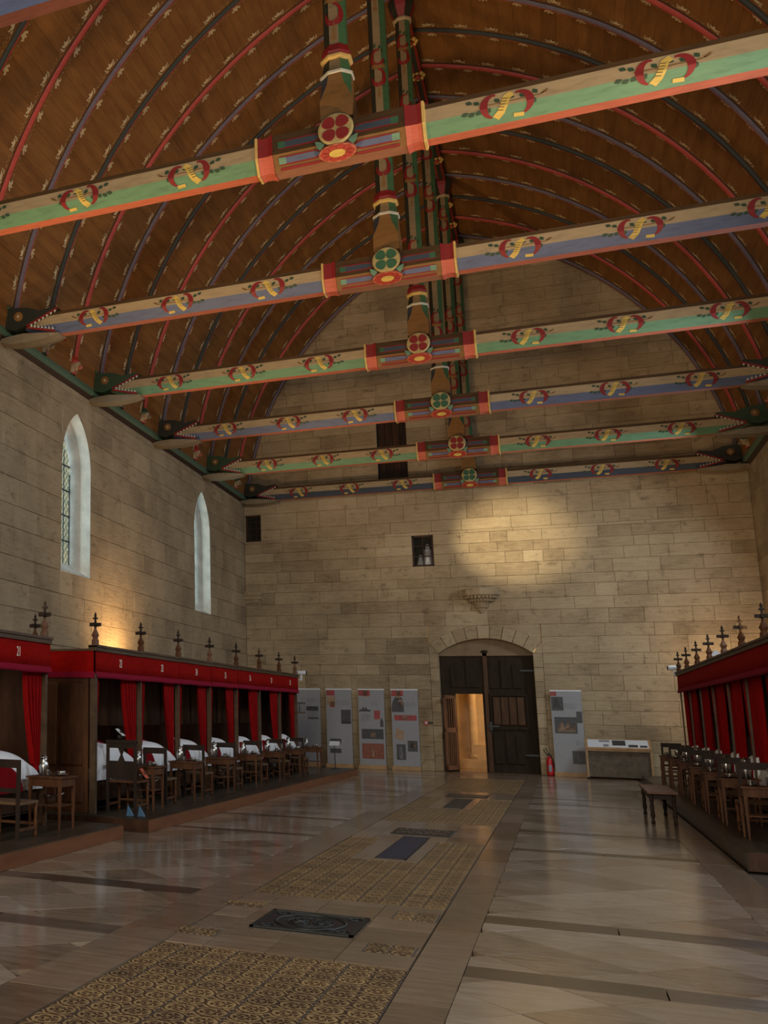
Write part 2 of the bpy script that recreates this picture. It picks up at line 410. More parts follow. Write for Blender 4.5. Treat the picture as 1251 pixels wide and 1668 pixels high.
def clip(poly, a, b, c):
    """keep a*u+b*v<=c"""
    out = []
    for i in range(len(poly)):
        p, q = poly[i], poly[(i + 1) % len(poly)]
        dp, dq = a * p[0] + b * p[1] - c, a * q[0] + b * q[1] - c
        if dp <= 0: out.append(p)
        if (dp < 0 < dq) or (dq < 0 < dp):
            t = dp / (dp - dq); out.append((p[0] + t * (q[0] - p[0]), p[1] + t * (q[1] - p[1])))
    return out
def cliprect(poly, u0, u1, v0, v1):
    for a, b, c in ((-1, 0, -u0), (1, 0, u1), (0, -1, -v0), (0, 1, v1)):
        poly = clip(poly, a, b, c)
        if len(poly) < 3: return []
    return poly
def parea(p):
    return abs(sum(p[i][0] * p[(i + 1) % len(p)][1] - p[(i + 1) % len(p)][0] * p[i][1] for i in range(len(p)))) / 2

# ------------------------------------------------------------------ dimensions of the hall
HW, YF, YB = 7.0, 33.55, -14.0       # half width, far wall, wall behind the viewer
ZC = 8.5                              # underside of the cornice
VR, VC, VZ = 9.229, 2.3188, 7.611     # pointed vault: radius, centre offset, centre height
APEX = VZ + math.sqrt(VR * VR - VC * VC)
TH0 = math.asin((ZC + .1 - VZ) / VR); TH1 = math.acos(VC / VR)
ARC = VR * (TH1 - TH0)
def vault(side, s, off=0.0):
    """point of the vault at arc length s above the springing, off = inward offset"""
    th = TH0 + s / VR; r = VR - off
    return side * (-VC + r * math.cos(th)), VZ + r * math.sin(th)
B1, BS = 12.428, 4.1876
BEAMS = [B1 + BS * k for k in range(-1, 6)]
RIBS = [B1 + BS / 3 * k for k in range(0, 16)]

# ================================================================== SETTING: far wall
far_holes = [(-1.45, 1.61, 0, 4.25), (-1.79, -1.17, 6.07, 7.03), (-6.97, -6.45, 7.12, 8.0), (-2.68, -1.79, 8.7, 10.8)]
left_holes = [(19.27, 20.77, 4.4, 7.92), (28.17, 29.67, 4.4, 7.92)]
def courses(u0, u1, z0, z1, holes, rnd, hmin=.30, hmax=.43, wmin=.38, wmax=1.5):
    zs = sorted(set([z0, z1] + [z for h in holes for z in (h[2], h[3]) if z0 < z < z1]))
    rows = []
    for a, b in zip(zs, zs[1:]):
        n = max(1, round((b - a) / ((hmin + hmax) / 2))); hs = [rnd.uniform(.72, 1.28) for _ in range(n)]
        k = (b - a) / sum(hs); z = a
        for h in hs: rows.append((z, z + h * k)); z += h * k
    out = []
    for (a, b) in rows:
        iv = [(u0, u1)]
        for h in holes:
            if h[2] < b - 1e-4 and h[3] > a + 1e-4:
                nv = []
                for (p, q) in iv:
                    if h[0] > p: nv.append((p, min(q, h[0])))
                    if h[1] < q: nv.append((max(p, h[1]), q))
                iv = [(p, q) for p, q in nv if q - p > .02]
        for (p, q) in iv:
            n = max(1, round((q - p) / rnd.uniform(.8, 1.02))); ws = [rnd.uniform(wmin, wmax) for _ in range(n)]
            k = (q - p) / sum(ws); u = p
            for w in ws: out.append((u, u + w * k, a, b)); u += w * k
    return out
def wall_backing(mb, u0, u1, z0, z1, holes, fn):
    holes = [(h[0] - .02, h[1] + .02, h[2] - .02 if h[2] > 0 else h[2] - .2, h[3] + .02) for h in holes]
    us = sorted(set([u0, u1] + [u for h in holes for u in h[:2]])); zs = sorted(set([z0, z1] + [z for h in holes for z in h[2:]]))
    for a, b in zip(us, us[1:]):
        for c, d in zip(zs, zs[1:]):
            if any(h[0] < (a + b) / 2 < h[1] and h[2] < (c + d) / 2 < h[3] for h in holes): continue
            fn(mb, a, b, c, d)
def lay_stones(wall, stones, fn, mat, rnd, top, name='stone', J=.003, ch=.006, dep=.04):
    sc = []
    for st in stones:
        c = fn((st[0] + st[1]) / 2, (st[2] + st[3]) / 2, dep)
        sc.append((size_px(c, (st[1] - st[0]) * (st[3] - st[2])) if in_frame(c) else 0, st, c))
    sc.sort(key=lambda q: -q[0])
    rest = MB()
    for i, (s_, st, c) in enumerate(sc):
        d = dep + rnd.uniform(-.004, .004)
        poly = [(st[0] + J, st[2] + J), (st[1] - J, st[2] + J), (st[1] - J, st[3] - J), (st[0] + J, st[3] - J)]
        t = min(1, max(0, rnd.gauss(.5, .2)))
        if i < top and s_ > 0:
            piece(name, MB().slabpoly(poly, ch, d, fn, 0, t), mat, wall, c)
        else: rest.slabpoly(poly, ch, d, fn, 0, t)
    if rest.v: tag(piece('stonework', rest, mat, wall, wall.location), kind='stuff')

rnd = random.Random(3)
mb = MB()
wall_backing(mb, -HW - 1, HW + 1, -.1, APEX + .8, far_holes, lambda m_, a, b, c, d: m_.box(a, b, YF + .04, YF + .55, c, d))
wall_far = tag(mb.build('wall_far', 'mortar', None, (0, YF, 0)), 'tall limestone gable wall closing the far end of the hall', None, None, 'structure')
sts = []
for st in courses(-HW, HW, 0, APEX + .3, far_holes, rnd):
    zc_, xc_ = st[2], min(abs(st[0]), abs(st[1])) if st[0] * st[1] > 0 else 0
    if zc_ > ZC and math.hypot(xc_ + VC, zc_ - VZ) > VR + .05: continue
    sts.append(st)
far_fn = lambda u, v, d: (u, YF + .04 - d, v)
lay_stones(wall_far, sts, far_fn, 'stone_far', rnd, 290)
# arch over the doorway: voussoirs, spandrels and quoins
DXC = .08; AR = 2.08; AZ = 3.86 - AR; half = math.asin(1.28 / AR)
def arcp(r, a): return (DXC + r * math.sin(a), AZ + r * math.cos(a))
nv = 9
for k in range(nv):
    a0, a1 = -half + 2 * half * k / nv + .004, -half + 2 * half * (k + 1) / nv - .004
    poly = [arcp(AR, a0), arcp(AR, (a0 + a1) / 2), arcp(AR, a1), arcp(AR + .38, a1), arcp(AR + .38, a0)]
    piece('voussoir', MB().slabpoly(poly, .008, .045, far_fn, 0, rnd.random()), 'stone_far', wall_far, (*[sum(p[0] for p in poly) / 5], YF, sum(p[1] for p in poly) / 5))
for sd in (-1, 1):
    e = DXC + sd * 1.53
    pts = [arcp(AR + .385, sd * half * t) for t in (1, .75, .5, .25, 0)]
    for i in range(4):
        poly = [pts[i], pts[i + 1], (pts[i + 1][0], 4.25), (pts[i][0], 4.25)]
        piece('spandrel_stone', MB().slabpoly(poly, .003, .04, far_fn, 0, .5), 'stone_far', wall_far, (pts[i][0], YF, 4.1))
    hi, ho = arcp(AR, sd * half), arcp(AR + .38, sd * half)
    zz = [0, .45, .85, 1.3, 1.7, 2.15, 2.6, 3.0, hi[1]]
    for a, b in zip(zz, zz[1:]):
        x0, x1 = sorted((DXC + sd * 1.28, e))
        poly = [(x0 + .004, a + .004), (x1 - .004, a + .004), (x1 - .004, b - .004), (x0 + .004, b - .004)]
        piece('quoin', MB().slabpoly(poly, .01, .045, far_fn, 0, rnd.random()), 'stone_far', wall_far, (e, YF, (a + b) / 2))
    poly = [(hi[0], hi[1]), (e, hi[1]), (e, ho[1] + .02), (ho[0], ho[1])]
    poly += []
    piece('quoin', MB().slabpoly(poly if sd > 0 else poly[::-1], .004, .04, far_fn, 0, .4), 'stone_far', wall_far, (e, YF, hi[1] + .1))
    mbj = MB().box(*sorted((DXC + sd * 1.28, e)), YF + .04, YF + .5, 0, 3.45); piece('door_jamb', mbj, 'stone_far', wall_far, (e, YF + .2, 0))
mbl = MB()
pts = [arcp(AR, -half + 2 * half * k / 16) for k in range(17)]
mbl.add([(p[0], YF, p[1]) for p in pts] + [(p[0], YF + .45, p[1]) for p in pts], [(i, i + 1, 18 + i, 17 + i) for i in range(16)])
for i in range(16): mbl.add([(pts[i][0], YF + .06, pts[i][1]), (pts[i + 1][0], YF + .06, pts[i + 1][1]), (pts[i + 1][0], YF + .06, 4.3), (pts[i][0], YF + .06, 4.3)], [(0, 1, 2, 3)])
piece('arch_soffit', mbl, 'stone_far', wall_far, (0, YF, 3.6))
mbl = MB().add([(p[0], YF + .22, p[1]) for p in pts] + [(pts[-1][0], YF + .22, 3.36), (pts[0][0], YF + .22, 3.36)], [tuple(range(19))])
piece('lunette', mbl, 'lunette', wall_far, (0, YF + .2, 3.6))

# statue corbel on the far wall
YC = YF - .02
cb = thing('statue_corbel', (.08, YC, 4.6), 'carved stone corbel jutting from the wall above the arched door', 'corbel')
org = (.08, YC, 4.6)
rings = []
for (r, z) in ((.04, 4.60), (.10, 4.68), (.17, 4.80), (.26, 4.92), (.36, 5.04), (.47, 5.10)):
    rings.append([(.08 + r * 1.02 * math.cos(PI * k / 8 + PI), YC - r * .85 * abs(math.sin(PI * k / 8)), z) for k in range(9)])
MB().loft(rings, close=False).build('corbel_bell', 'stone_far', cb, org)
rings = [[(.08 + r * 1.02 * math.cos(PI * k / 4 + PI), YC - r * .85 * abs(math.sin(PI * k / 4)), z) for k in range(5)] for (r, z) in ((.46, 5.09), (.52, 5.12), (.52, 5.26), (.50, 5.31), (.02, 5.32))]
MB().loft(rings, close=False).build('corbel_slab', 'stone_far', cb, org)
mb = MB()
for k in range(26):
    a = PI + PI * (k + .5) / 26; z = 5.05 - .09 * (k % 2); r = .44 - .1 * (k % 2)
    mb.ball((.08 + r * math.cos(a), YC + r * .85 * math.sin(a), z), .045, 6, 4)
for k in range(14):
    a = PI + PI * (k + .5) / 14; mb.ball((.08 + .17 * math.cos(a), YC + .15 * math.sin(a), 4.78), .035, 6, 4)
tag(mb.build('carved_foliage', 'stone_left', cb, org, True), kind='stuff')
# moulded ledge in the left corner
lg = thing('corner_corbel', (-6.75, YF, 5.2), 'stepped stone corbel in the left corner of the far wall', 'corbel'); org = (-6.75, YF, 5.2)
for i, (w, z0, z1, dd) in enumerate(((.30, 5.08, 5.2, .08), (.38, 5.2, 5.33, .15), (.42, 5.33, 5.44, .2))):
    MB().box(-7.0, -7.0 + w + .15, YF - dd, YF + .02, z0, z1).build('moulding', 'stone_far', lg, org)

# windows of the far wall (dark, wooden frames)
def far_window(n, x0, x1, z0, z1, nx, nz, depth, label):
    w = tag(bpy.data.objects.new('window_%d' % n, None), label, None, None, 'structure'); COL.objects.link(w); w.location = ((x0 + x1) / 2, YF, z0)
    og = tuple(w.location)
    t = .05; y0 = YF + depth - .05; y1 = YF + depth
    for (a, b, c, d) in ((x0, x0 + t, z0, z1), (x1 - t, x1, z0, z1), (x0, x1, z0, z0 + t), (x0, x1, z1 - t, z1)):
        MB().box(a, b, y0, y1, c, d).build('frame', 'brown', w, og)
    for i in range(1, nx):
        x = x0 + (x1 - x0) * i / nx; MB().box(x - .012, x + .012, y0 + .01, y1 - .005, z0, z1).build('glazing_bar', 'brown', w, og)
    for i in range(1, nz):
        z = z0 + (z1 - z0) * i / nz; MB().box(x0, x1, y0 + .01, y1 - .005, z - .012, z + .012).build('glazing_bar', 'brown', w, og)
    for i in range(nx):
        for j in range(nz):
            MB().box(x0 + (x1 - x0) * i / nx + .01, x0 + (x1 - x0) * (i + 1) / nx - .01, y1 - .012, y1 - .006, z0 + (z1 - z0) * j / nz + .01, z0 + (z1 - z0) * (j + 1) / nz - .01).build('pane', 'darkglass', w, og)
    MB().box(x0 - .1, x1 + .1, YF + .56, YF + 1.0, z0 - .1, z1 + .1).build('light_blocker', 'blocker_dark', w, og)  # added dark block: closes the opening to sky light, reads as unlit space
    mb = MB()
    for (a, b, c, d) in ((x0 - .03, x0, z0 - .03, z1 + .03), (x1, x1 + .03, z0 - .03, z1 + .03), (x0, x1, z0 - .03, z0), (x0, x1, z1, z1 + .03)): mb.box(a, b, YF + .05, YF + .56, c, d)
    mb.build('reveal', 'stone_far', w, og)
    return w
far_window(1, -1.79, -1.17, 6.07, 7.03, 2, 3, .16, 'small square window with a dark frame high in the far wall')
far_window(2, -6.97, -6.45, 7.12, 8.0, 3, 4, .16, 'small barred window in the left corner under the cornice')
gw = tag(bpy.data.objects.new('window_3', None), 'dark shuttered opening in the gable behind the painted beams', None, None, 'structure'); COL.objects.link(gw); gw.location = (-2.23, YF, 8.7); og = tuple(gw.location)
for i in range(4): MB().box(-2.68 + .222 * i + .005, -2.68 + .222 * (i + 1) - .005, YF + .26, YF + .3, 8.7, 10.8, 0, random.random()).build('shutter_board', 'brown', gw, og)
MB().box(-2.8, -1.7, YF + .56, YF + .9, 8.6, 10.9).build('light_blocker', 'blocker_dark', gw, og)  # added solid block stopping sky light from leaking between the boards
MB().box(-2.70, -1.77, YF + .04, YF + .5, 10.8, 10.84).build('reveal', 'stone_far', gw, og)
fig = thing('statuette', (-1.40, YF + .30, 6.08), 'pale statuettes draped in white behind the small square window panes', 'statue'); org = (-1.40, YF + .30, 6.08)
MB().box(-1.75, -1.2, YF + .2, YF + .45, 6.07, 6.14).build('shelf', 'brown', fig, org)
MB().lathe((-1.36, YF + .27, 6.14), [(.15, 0), (.13, .2), (.11, .36), (.13, .44), (.07, .50), (.08, .57), (.05, .63), (.01, .66)], 10).build('draped_figure', 'plastic_white', fig, org, True)
MB().lathe((-1.58, YF + .27, 6.14), [(.11, 0), (.09, .1), (.06, .2), (.065, .28), (.01, .33)], 10).build('draped_figure', 'plastic_white', fig, org, True)

# ------------------------------------------------------------------ the door
DY = YF + .28
door = tag(bpy.data.objects.new('door_1', None), 'great double door of dark oak with an open wicket under a segmental arch', None, None, 'structure'); COL.objects.link(door); door.location = (DXC, DY, 0); og = (DXC, DY, 0)
XL, XM, XR = DXC - 1.28, DXC - .02, DXC + 1.28
# left leaf: solid boards round the wicket opening
lf = MB()
lf.box(XL, -.80, DY, DY + .07, 0, 3.4); lf.box(-.80, XM, DY, DY + .07, 2.25, 3.42); lf.box(-.06, XM, DY, DY + .07, 0, 2.25)
L = lf.build('door_leaf', 'door', door, og)
for (a, b, c, d) in ((-.92, -.52, 2.42, 3.22), (-.50, -.10, 2.42, 3.3)):
    piece('panel', MB().slabpoly([(a, c), (b, c), (b, d), (a, d - (.12 if a < -.6 else 0))], .02, .03, lambda u, v, dd: (u, DY - dd, v)), 'door', L, (a, DY, c))
piece('meeting_post', MB().box(XM - .06, XM + .06, DY - .06, DY, 0, 3.46), 'door_red', L, (XM, DY, 0))
piece('finial', MB().ball((XM, DY - .05, 3.48), .09, 8, 5, sc=(1.3, .6, .6)), 'door', L, (XM, DY, 3.48))
R_ = MB().box(XM + .02, XR, DY, DY + .07, 0, 3.42).build('door_leaf', 'door', door, og)
def dpan(a, b, c, d, mat, dep=.035, n=1):
    for i in range(n):
        p, q = a + (b - a) * i / n + .012, a + (b - a) * (i + 1) / n - .012
        piece('panel', MB().slabpoly([(p, c), (q, c), (q, d), (p, d)], .02, dep, lambda u, v, dd: (u, DY - dd, v)), mat, R_, (p, DY, c))
dpan(.12, .42, 2.40, 3.22, 'door'); dpan(.44, .74, 2.40, 3.26, 'door'); dpan(.76, 1.02, 2.40, 3.12, 'door')
dpan(.20, 1.05, 1.36, 2.16, 'door_red', .05, 4)
dpan(.16, .44, .25, 1.14, 'door'); dpan(.48, .72, .25, 1.18, 'door'); dpan(.76, .98, .25, 1.1, 'door')
for (a, b, c, d) in ((.10, 1.12, 2.20, 2.26), (.10, 1.12, 1.24, 1.31), (.10, .16, 1.31, 2.2), (1.09, 1.15, 1.31, 2.2)):
    piece('carved_rail', MB().box(a, b, DY - .06, DY, c, d), 'door', R_, (a, DY, c))
piece('latch', MB().box(.05, .34, DY - .09, DY - .05, 1.30, 1.35).box(.1, .16, DY - .1, DY, 1.2, 1.45), 'iron', R_, (.1, DY, 1.3))
for z in (.5, 2.9): piece('strap_hinge', MB().box(.98, 1.34, DY - .055, DY - .03, z, z + .05), 'iron', R_, (1.1, DY, z))
# wicket leaf swung inward against the left side
wl = MB(); wx = -.80
R3 = Matrix.Rotation(math.radians(-113), 3, 'Z')
def wk(u, w, v): q = R3 @ Vector((u, w, 0)); return (wx + q.x, DY - .03 + q.y, v)
def wbox(mb, u0, u1, w0, w1, v0, v1, mat=0):
    vs = [wk(u, w, v) for v in (v0, v1) for w in (w0, w1) for u in (u0, u1)]
    mb.add(vs, [(0, 2, 3, 1), (4, 5, 7, 6), (0, 1, 5, 4), (2, 6, 7, 3), (0, 4, 6, 2), (1, 3, 7, 5)], mat)
for (u0, u1, v0, v1) in ((0, .1, .05, 2.2), (.6, .7, .05, 2.2), (0, .7, .05, .18), (0, .7, 1.12, 1.26), (0, .7, 2.1, 2.2)): wbox(wl, u0, u1, -.05, 0, v0, v1)
WK = wl.build('wicket_leaf', 'furn_red', door, og)
for i in range(4):
    q = MB(); wbox(q, .12 + .12 * i, .20 + .12 * i, -.035, -.015, .18, 1.12); piece('panel', q, 'door_red', WK, wk(.12 + .12 * i, 0, .6))
    q = MB(); wbox(q, .13 + .12 * i, .16 + .12 * i, -.035, -.015, 1.26, 2.1); piece('baluster', q, 'furn_red', WK, wk(.12 + .12 * i, 0, 1.6))
# porch beyond
porch = MB().box(-3, 3, 36.6, 36.8, -.1, 5).box(-3.2, -3, YF + .5, 36.8, -.1, 5).box(3, 3.2, YF + .5, 36.8, -.1, 5).box(-3.2, 3.2, YF + .5, 36.8, 4.9, 5.1).box(-3, -1.3, YF + .56, YF + .7, 0, 5).box(1.45, 3, YF + .56, YF + .7, 0, 5)
pw = tag(porch.build('wall_porch', 'porch', None, (0, 36.6, 0)), 'warm lit stone wall of the porch seen through the wicket', None, None, 'structure')
MB().box(-3, 3, YF + .3, 36.6, -.08, 0).build('porch_floor', 'slab_brown', pw, (0, 36.6, 0))
MB().box(-3, 3, 36.35, 36.6, 0, .28).build('plinth', 'porch', pw, (0, 36.6, 0))
for x, r in ((-.56, .12), (.12, .05), (.30, .09)):
    MB().lathe((x, 36.55, .28), [(r * 1.5, 0), (r * 1.5, .12), (r, .2), (r, 4.6)], 12).build('pilaster', 'porch', pw, (0, 36.6, 0), True)
MB().box(-.62, -.1, 36.4, 36.6, .28, .72).box(-.05, .12, 36.48, 36.6, .7, .78).build('pedestal', 'porch', pw, (0, 36.6, 0))
# threshold step

# ================================================================== SETTING: left wall with lancets
mb = MB()
wall_backing(mb, YB, YF + .5, -.1, ZC + .4, left_holes, lambda m_, a, b, c, d: m_.box(-HW - .9, -HW - .04, a, b, c, d))
wall_left = tag(mb.build('wall_left', 'mortar', None, (-HW, 20, 0)), 'long limestone side wall with two tall lancet windows', None, None, 'structure')
left_fn = lambda u, v, d: (-HW - .04 + d, u, v)
lay_stones(wall_left, courses(13.5, YF, 1.9, ZC + .3, left_holes, random.Random(11), .40, .54, .6, 1.9), left_fn, 'stone_left', random.Random(12), 290, J=.0035, ch=.007)
def lancet(c, a, h, zb, zs, n=9):
    cc = (h * h - a * a) / (2 * a); R = a + cc; top = math.acos(cc / R)
    pts = [(c - a, zb)]
    pts += [(c + cc - R * math.cos(top * k / n), zs + R * math.sin(top * k / n)) for k in range(n + 1)]
    pts += [(c - cc + R * math.cos(top * (n - k) / n), zs + R * math.sin(top * (n - k) / n)) for k in range(1, n + 1)]
    pts += [(c + a, zb)]
    return pts
for wi, hl in enumerate(left_holes):
    c = (hl[0] + hl[1]) / 2; a = .75; zb, zs, h = 4.4, 6.72, 1.2
    w = tag(bpy.data.objects.new('window_%d' % (4 + wi), None), ('nearer' if wi == 0 else 'farther') + ' tall lancet window with leaded panes in the left wall', None, None, 'structure')
    COL.objects.link(w); w.location = (-HW, c, zb); og = tuple(w.location)
    O = lancet(c, a, h, zb, zs)
    half_n = len(O) // 2
    for sd in (0, 1):
        seg = O[1:half_n + 1] if sd == 0 else O[half_n:-1]
        e = hl[0] if sd == 0 else hl[1]
        q = MB()
        for i in range(len(seg) - 1):
            p0, p1 = seg[i], seg[i + 1]
            vs = [(-HW, p0[0], p0[1]), (-HW, p1[0], p1[1]), (-HW, e, p1[1]), (-HW, e, p0[1])]
            q.add(vs, [(0, 1, 2, 3)])
        top = seg[-1] if sd == 0 else seg[0]
        q.add([(-HW, top[0], top[1]), (-HW, e, top[1]), (-HW, e, hl[3]), (-HW, top[0], hl[3])], [(0, 1, 2, 3)])
        q.build('arch_stone', 'stone_left', w, og)
    D1, D2 = .27, .45
    q = MB()
    for (a0, a1, b0, b1) in ((hl[0] - .1, hl[0] - .006, 4.3, 8.02), (hl[1] + .006, hl[1] + .1, 4.3, 8.02), (hl[0] - .1, hl[1] + .1, 7.926, 8.05), (hl[0] - .1, hl[1] + .1, 4.28, 4.393)): q.box(-HW - .3, -HW - .039, a0, a1, b0, b1)
    q.build('light_seal', 'mortar', w, og)  # added strips behind the stones, blocking sky light at the gaps
    I = lancet(c, .60, .98, zb + .22, zs - .02)
    Mi = lancet(c, .72, 1.16, zb + .08, zs)
    nO = len(O)
    # jamb stones: straight reveal, cut into blocks
    for i in range(len(O) - 1):
        q = MB(); segs = 4 if i in (0, nO - 2) else 1
        p0, p1 = Vector(O[i]), Vector(O[i + 1])
        for k in range(segs):
            s0, s1 = p0 + (p1 - p0) * k / segs, p0 + (p1 - p0) * (k + 1) / segs
            q = MB().add([(-HW, *s0), (-HW, *s1), (-HW - D1, *s1), (-HW - D1, *s0)], [(0, 1, 2, 3)])
            q.build('jamb_stone', 'jamb', w, og)
    rings = []
    for t in range(6):
        f = t / 5; bl = math.sin(f * PI / 2); dd = D1 + (D2 - D1) * (1 - math.cos(f * PI / 2))
        rings.append([(-HW - dd, O[i][0] * (1 - bl) + I[i][0] * bl, O[i][1] * (1 - bl) + I[i][1] * bl) for i in range(nO)])
    MB().loft(rings, close=False).build('inner_moulding', 'jamb', w, og, True)
    MB().add([(-HW + .0, c - a, zb), (-HW, c + a, zb), (-HW - D2, c + .6, zb + .30), (-HW - D2, c - .6, zb + .30)], [(0, 1, 2, 3)]).build('sill', 'jamb', w, og)
    zbars = [zb + .22, zb + .80, zb + 1.36, zb + 1.92, zb + 2.48, zb + 3.6]
    for z0, z1 in zip(zbars, zbars[1:]):
        poly = clip(clip(I, 0, 1, z1), 0, -1, -z0)
        MB().add([(-HW - D2, p[0], p[1]) for p in poly] + [(-HW - D2 - .01, p[0], p[1]) for p in poly], [tuple(range(len(poly))), tuple(range(2 * len(poly) - 1, len(poly) - 1, -1))]).build('pane', 'glass', w, og)
    for z in zbars[:-1]: MB().box(-HW - D2, -HW - D2 + .02, c - .6, c + .6, z - .014, z + .014).build('saddle_bar', 'lead', w, og)
    for k, yy in enumerate((c - .595, c - .3, c, c + .3, c + .595)):
        MB().box(-HW - D2 - .005, -HW - D2 + .012, yy - .008, yy + .008, zb + .22, zs + (.0, .5, .85, .5, 0)[k]).build('lead_strip', 'lead', w, og)

# right wall
mb = MB().box(HW + .04, HW + .9, YB, YF + .5, -.1, ZC + .4)
wall_right = tag(mb.build('wall_right', 'mortar', None, (HW, 20, 0)), 'limestone side wall on the right behind the beds', None, None, 'structure')
lay_stones(wall_right, courses(26.0, YF, 2.0, ZC + .3, [], random.Random(21), .33, .45, .6, 1.6), lambda u, v, d: (HW + .04 - d, u, v), 'stone_left', random.Random(22), 30)
tag(MB().box(-HW - .9, HW + .9, YB - .3, YB, -.1, APEX + 1).build('wall_back', 'stone_left', None, (0, YB, 0)), 'end wall behind the viewer', None, None, 'structure')

# ================================================================== SETTING: vault
mb = MB(); ns = 24
for sd in (-1, 1):
    rings = []
    for y in (YB, YF + .3):
        rings.append([(*[vault(sd, ARC * k / ns, -.06)[0]], y, vault(sd, ARC * k / ns, -.06)[1]) for k in range(ns + 1)])
    mb.loft(rings, close=False)
    x, z = vault(sd, 0, -.06)
    mb.add([(sd * (HW + .5), YB, ZC + .3), (sd * (HW + .5), YF + .3, ZC + .3), (x, YF + .3, z - .1), (x, YB, z - .1)], [(0, 1, 2, 3)])
ceiling = tag(mb.build('ceiling', 'vault_back', None, (0, 20, 12)), 'pointed timber barrel vault of brown boards with painted ribs', None, None, 'structure')
NP = 42
planks = []
rp = random.Random(31)
for j in range(len(RIBS) - 1):
    y0, y1 = RIBS[j] + .05, RIBS[j + 1] - .05
    for sd in (-1, 1):
        cuts = [0.0]
        while cuts[-1] < ARC - .15: cuts.append(cuts[-1] + rp.uniform(.20, .33))
        cuts[-1] = ARC
        for a, b in zip(cuts, cuts[1:]):
            c = vault(sd, (a + b) / 2); P = (c[0], (y0 + y1) / 2, c[1])
            planks.append((size_px(P, (b - a) * (y1 - y0)) if in_frame(P, 30) else 0, sd, a, b, y0, y1, P))
planks.sort(key=lambda q: -q[0])
rest = MB()
for i, (s_, sd, a, b, y0, y1, P) in enumerate(planks):
    lift = rp.uniform(-.002, .002)
    def fn(u, v, d, sd=sd, lift=lift):
        x, z = vault(sd, u, d - .05 + lift); return (x, v, z)
    poly = [(a + .0015, y0), (b - .0015, y0), (b - .0015, y1), (a + .0015, y1)]
    t = min(1, max(0, rp.gauss(.5, .2)))
    if i < 300 and s_ > 0: piece('board', MB().slabpoly(poly, .002, .05, fn, 0, t), 'plank', ceiling, P)
    else: rest.slabpoly(poly, .002, .05, fn, 0, t)
tag(piece('boarding', rest, 'plank', ceiling, tuple(ceiling.location)), kind='stuff')

RIBKIND = ['purple', 'black', 'red']
nseg = 30
prof = [(-.055, -.02), (-.055, .022), (-.040, .062), (-.012, .082), (.014, .082), (.036, .065), (.055, .03), (.055, -.02)]
for j, y in enumerate(RIBS):
    kind = RIBKIND[j % 3]
    mats = {'purple': ['red', 'purple', 'darkline'], 'black': ['red', 'black', 'darkline'], 'red': ['darkline', 'red', 'crimson']}[kind]
    mi = {'purple': [2, 1, 1, 0, 0, 0, 2], 'black': [1, 1, 1, 0, 0, 2, 2], 'red': [0, 1, 1, 1, 1, 0, 0]}[kind]
    yy = min(y, YF - .1)
    rib = None
    for sd in (-1, 1):
        rings = []
        for k in range(nseg + 1):
            s_ = ARC * k / nseg
            rings.append([(vault(sd, s_, d)[0], yy + t, vault(sd, s_, d)[1]) for (t, d) in prof])
        q = MB().loft(rings, mi, close=False)
        c = vault(sd, ARC / 2)
        rib = piece('rib', q, mats, ceiling, (c[0], yy, c[1]))
        if j % 3 and yy > 12:                        # carved head at the foot of the rib
            x, z = sd * (HW - .22), ZC + .30
            h = MB(); h.ball((x, yy, z), .11, 8, 6, 0, (1.2, .9, 1)); h.ball((x - sd * .10, yy, z - .05), .06, 8, 5, 1, (1.3, .8, .8))
            h.lathe((x + sd * .03, yy, z + .03), [(.14, 0), (.13, .06), (.08, .15), (.02, .22)], 8, 2)
            h.box(*sorted((x, x + sd * .25)), yy - .09, yy + .09, z - .16, z + .04, 0)
            h.ball((x - sd * .09, yy - .06, z + .03), .02, 6, 4, 3); h.ball((x - sd * .09, yy + .06, z + .03), .02, 6, 4, 3)
            piece('carved_head', h, [('pink', 'grey', 'cream')[j % 3], 'pink' if j % 2 else 'grey', 'red' if j % 2 else 'leaf', 'white'], rib, (x, yy, z), True)
# ridge beam with gilded bosses
rb = MB().prism([(-.10, APEX - .02), (-.10, APEX - .24), (-.05, APEX - .32), (.05, APEX - .32), (.10, APEX - .24), (.10, APEX - .02)], lambda u, v, d: (u, d, v), B1 - .5, YF, [0, 1, 0, 1, 0, 0, 0])
RB = piece('ridge_beam', rb, ['black', 'red'], ceiling, (0, 20, APEX))
for j, y in enumerate(RIBS[:-1]):
    q = MB()
    for k in range(8):
        a = 2 * PI * k / 8; q.ball((.13 * math.cos(a), y + .13 * math.sin(a), APEX - .31), .05, 6, 4, 0)
    q.ball((0, y, APEX - .34), .06, 8, 5, 1)
    piece('boss', q, ['gold', 'red'], RB, (0, y, APEX - .31), True)
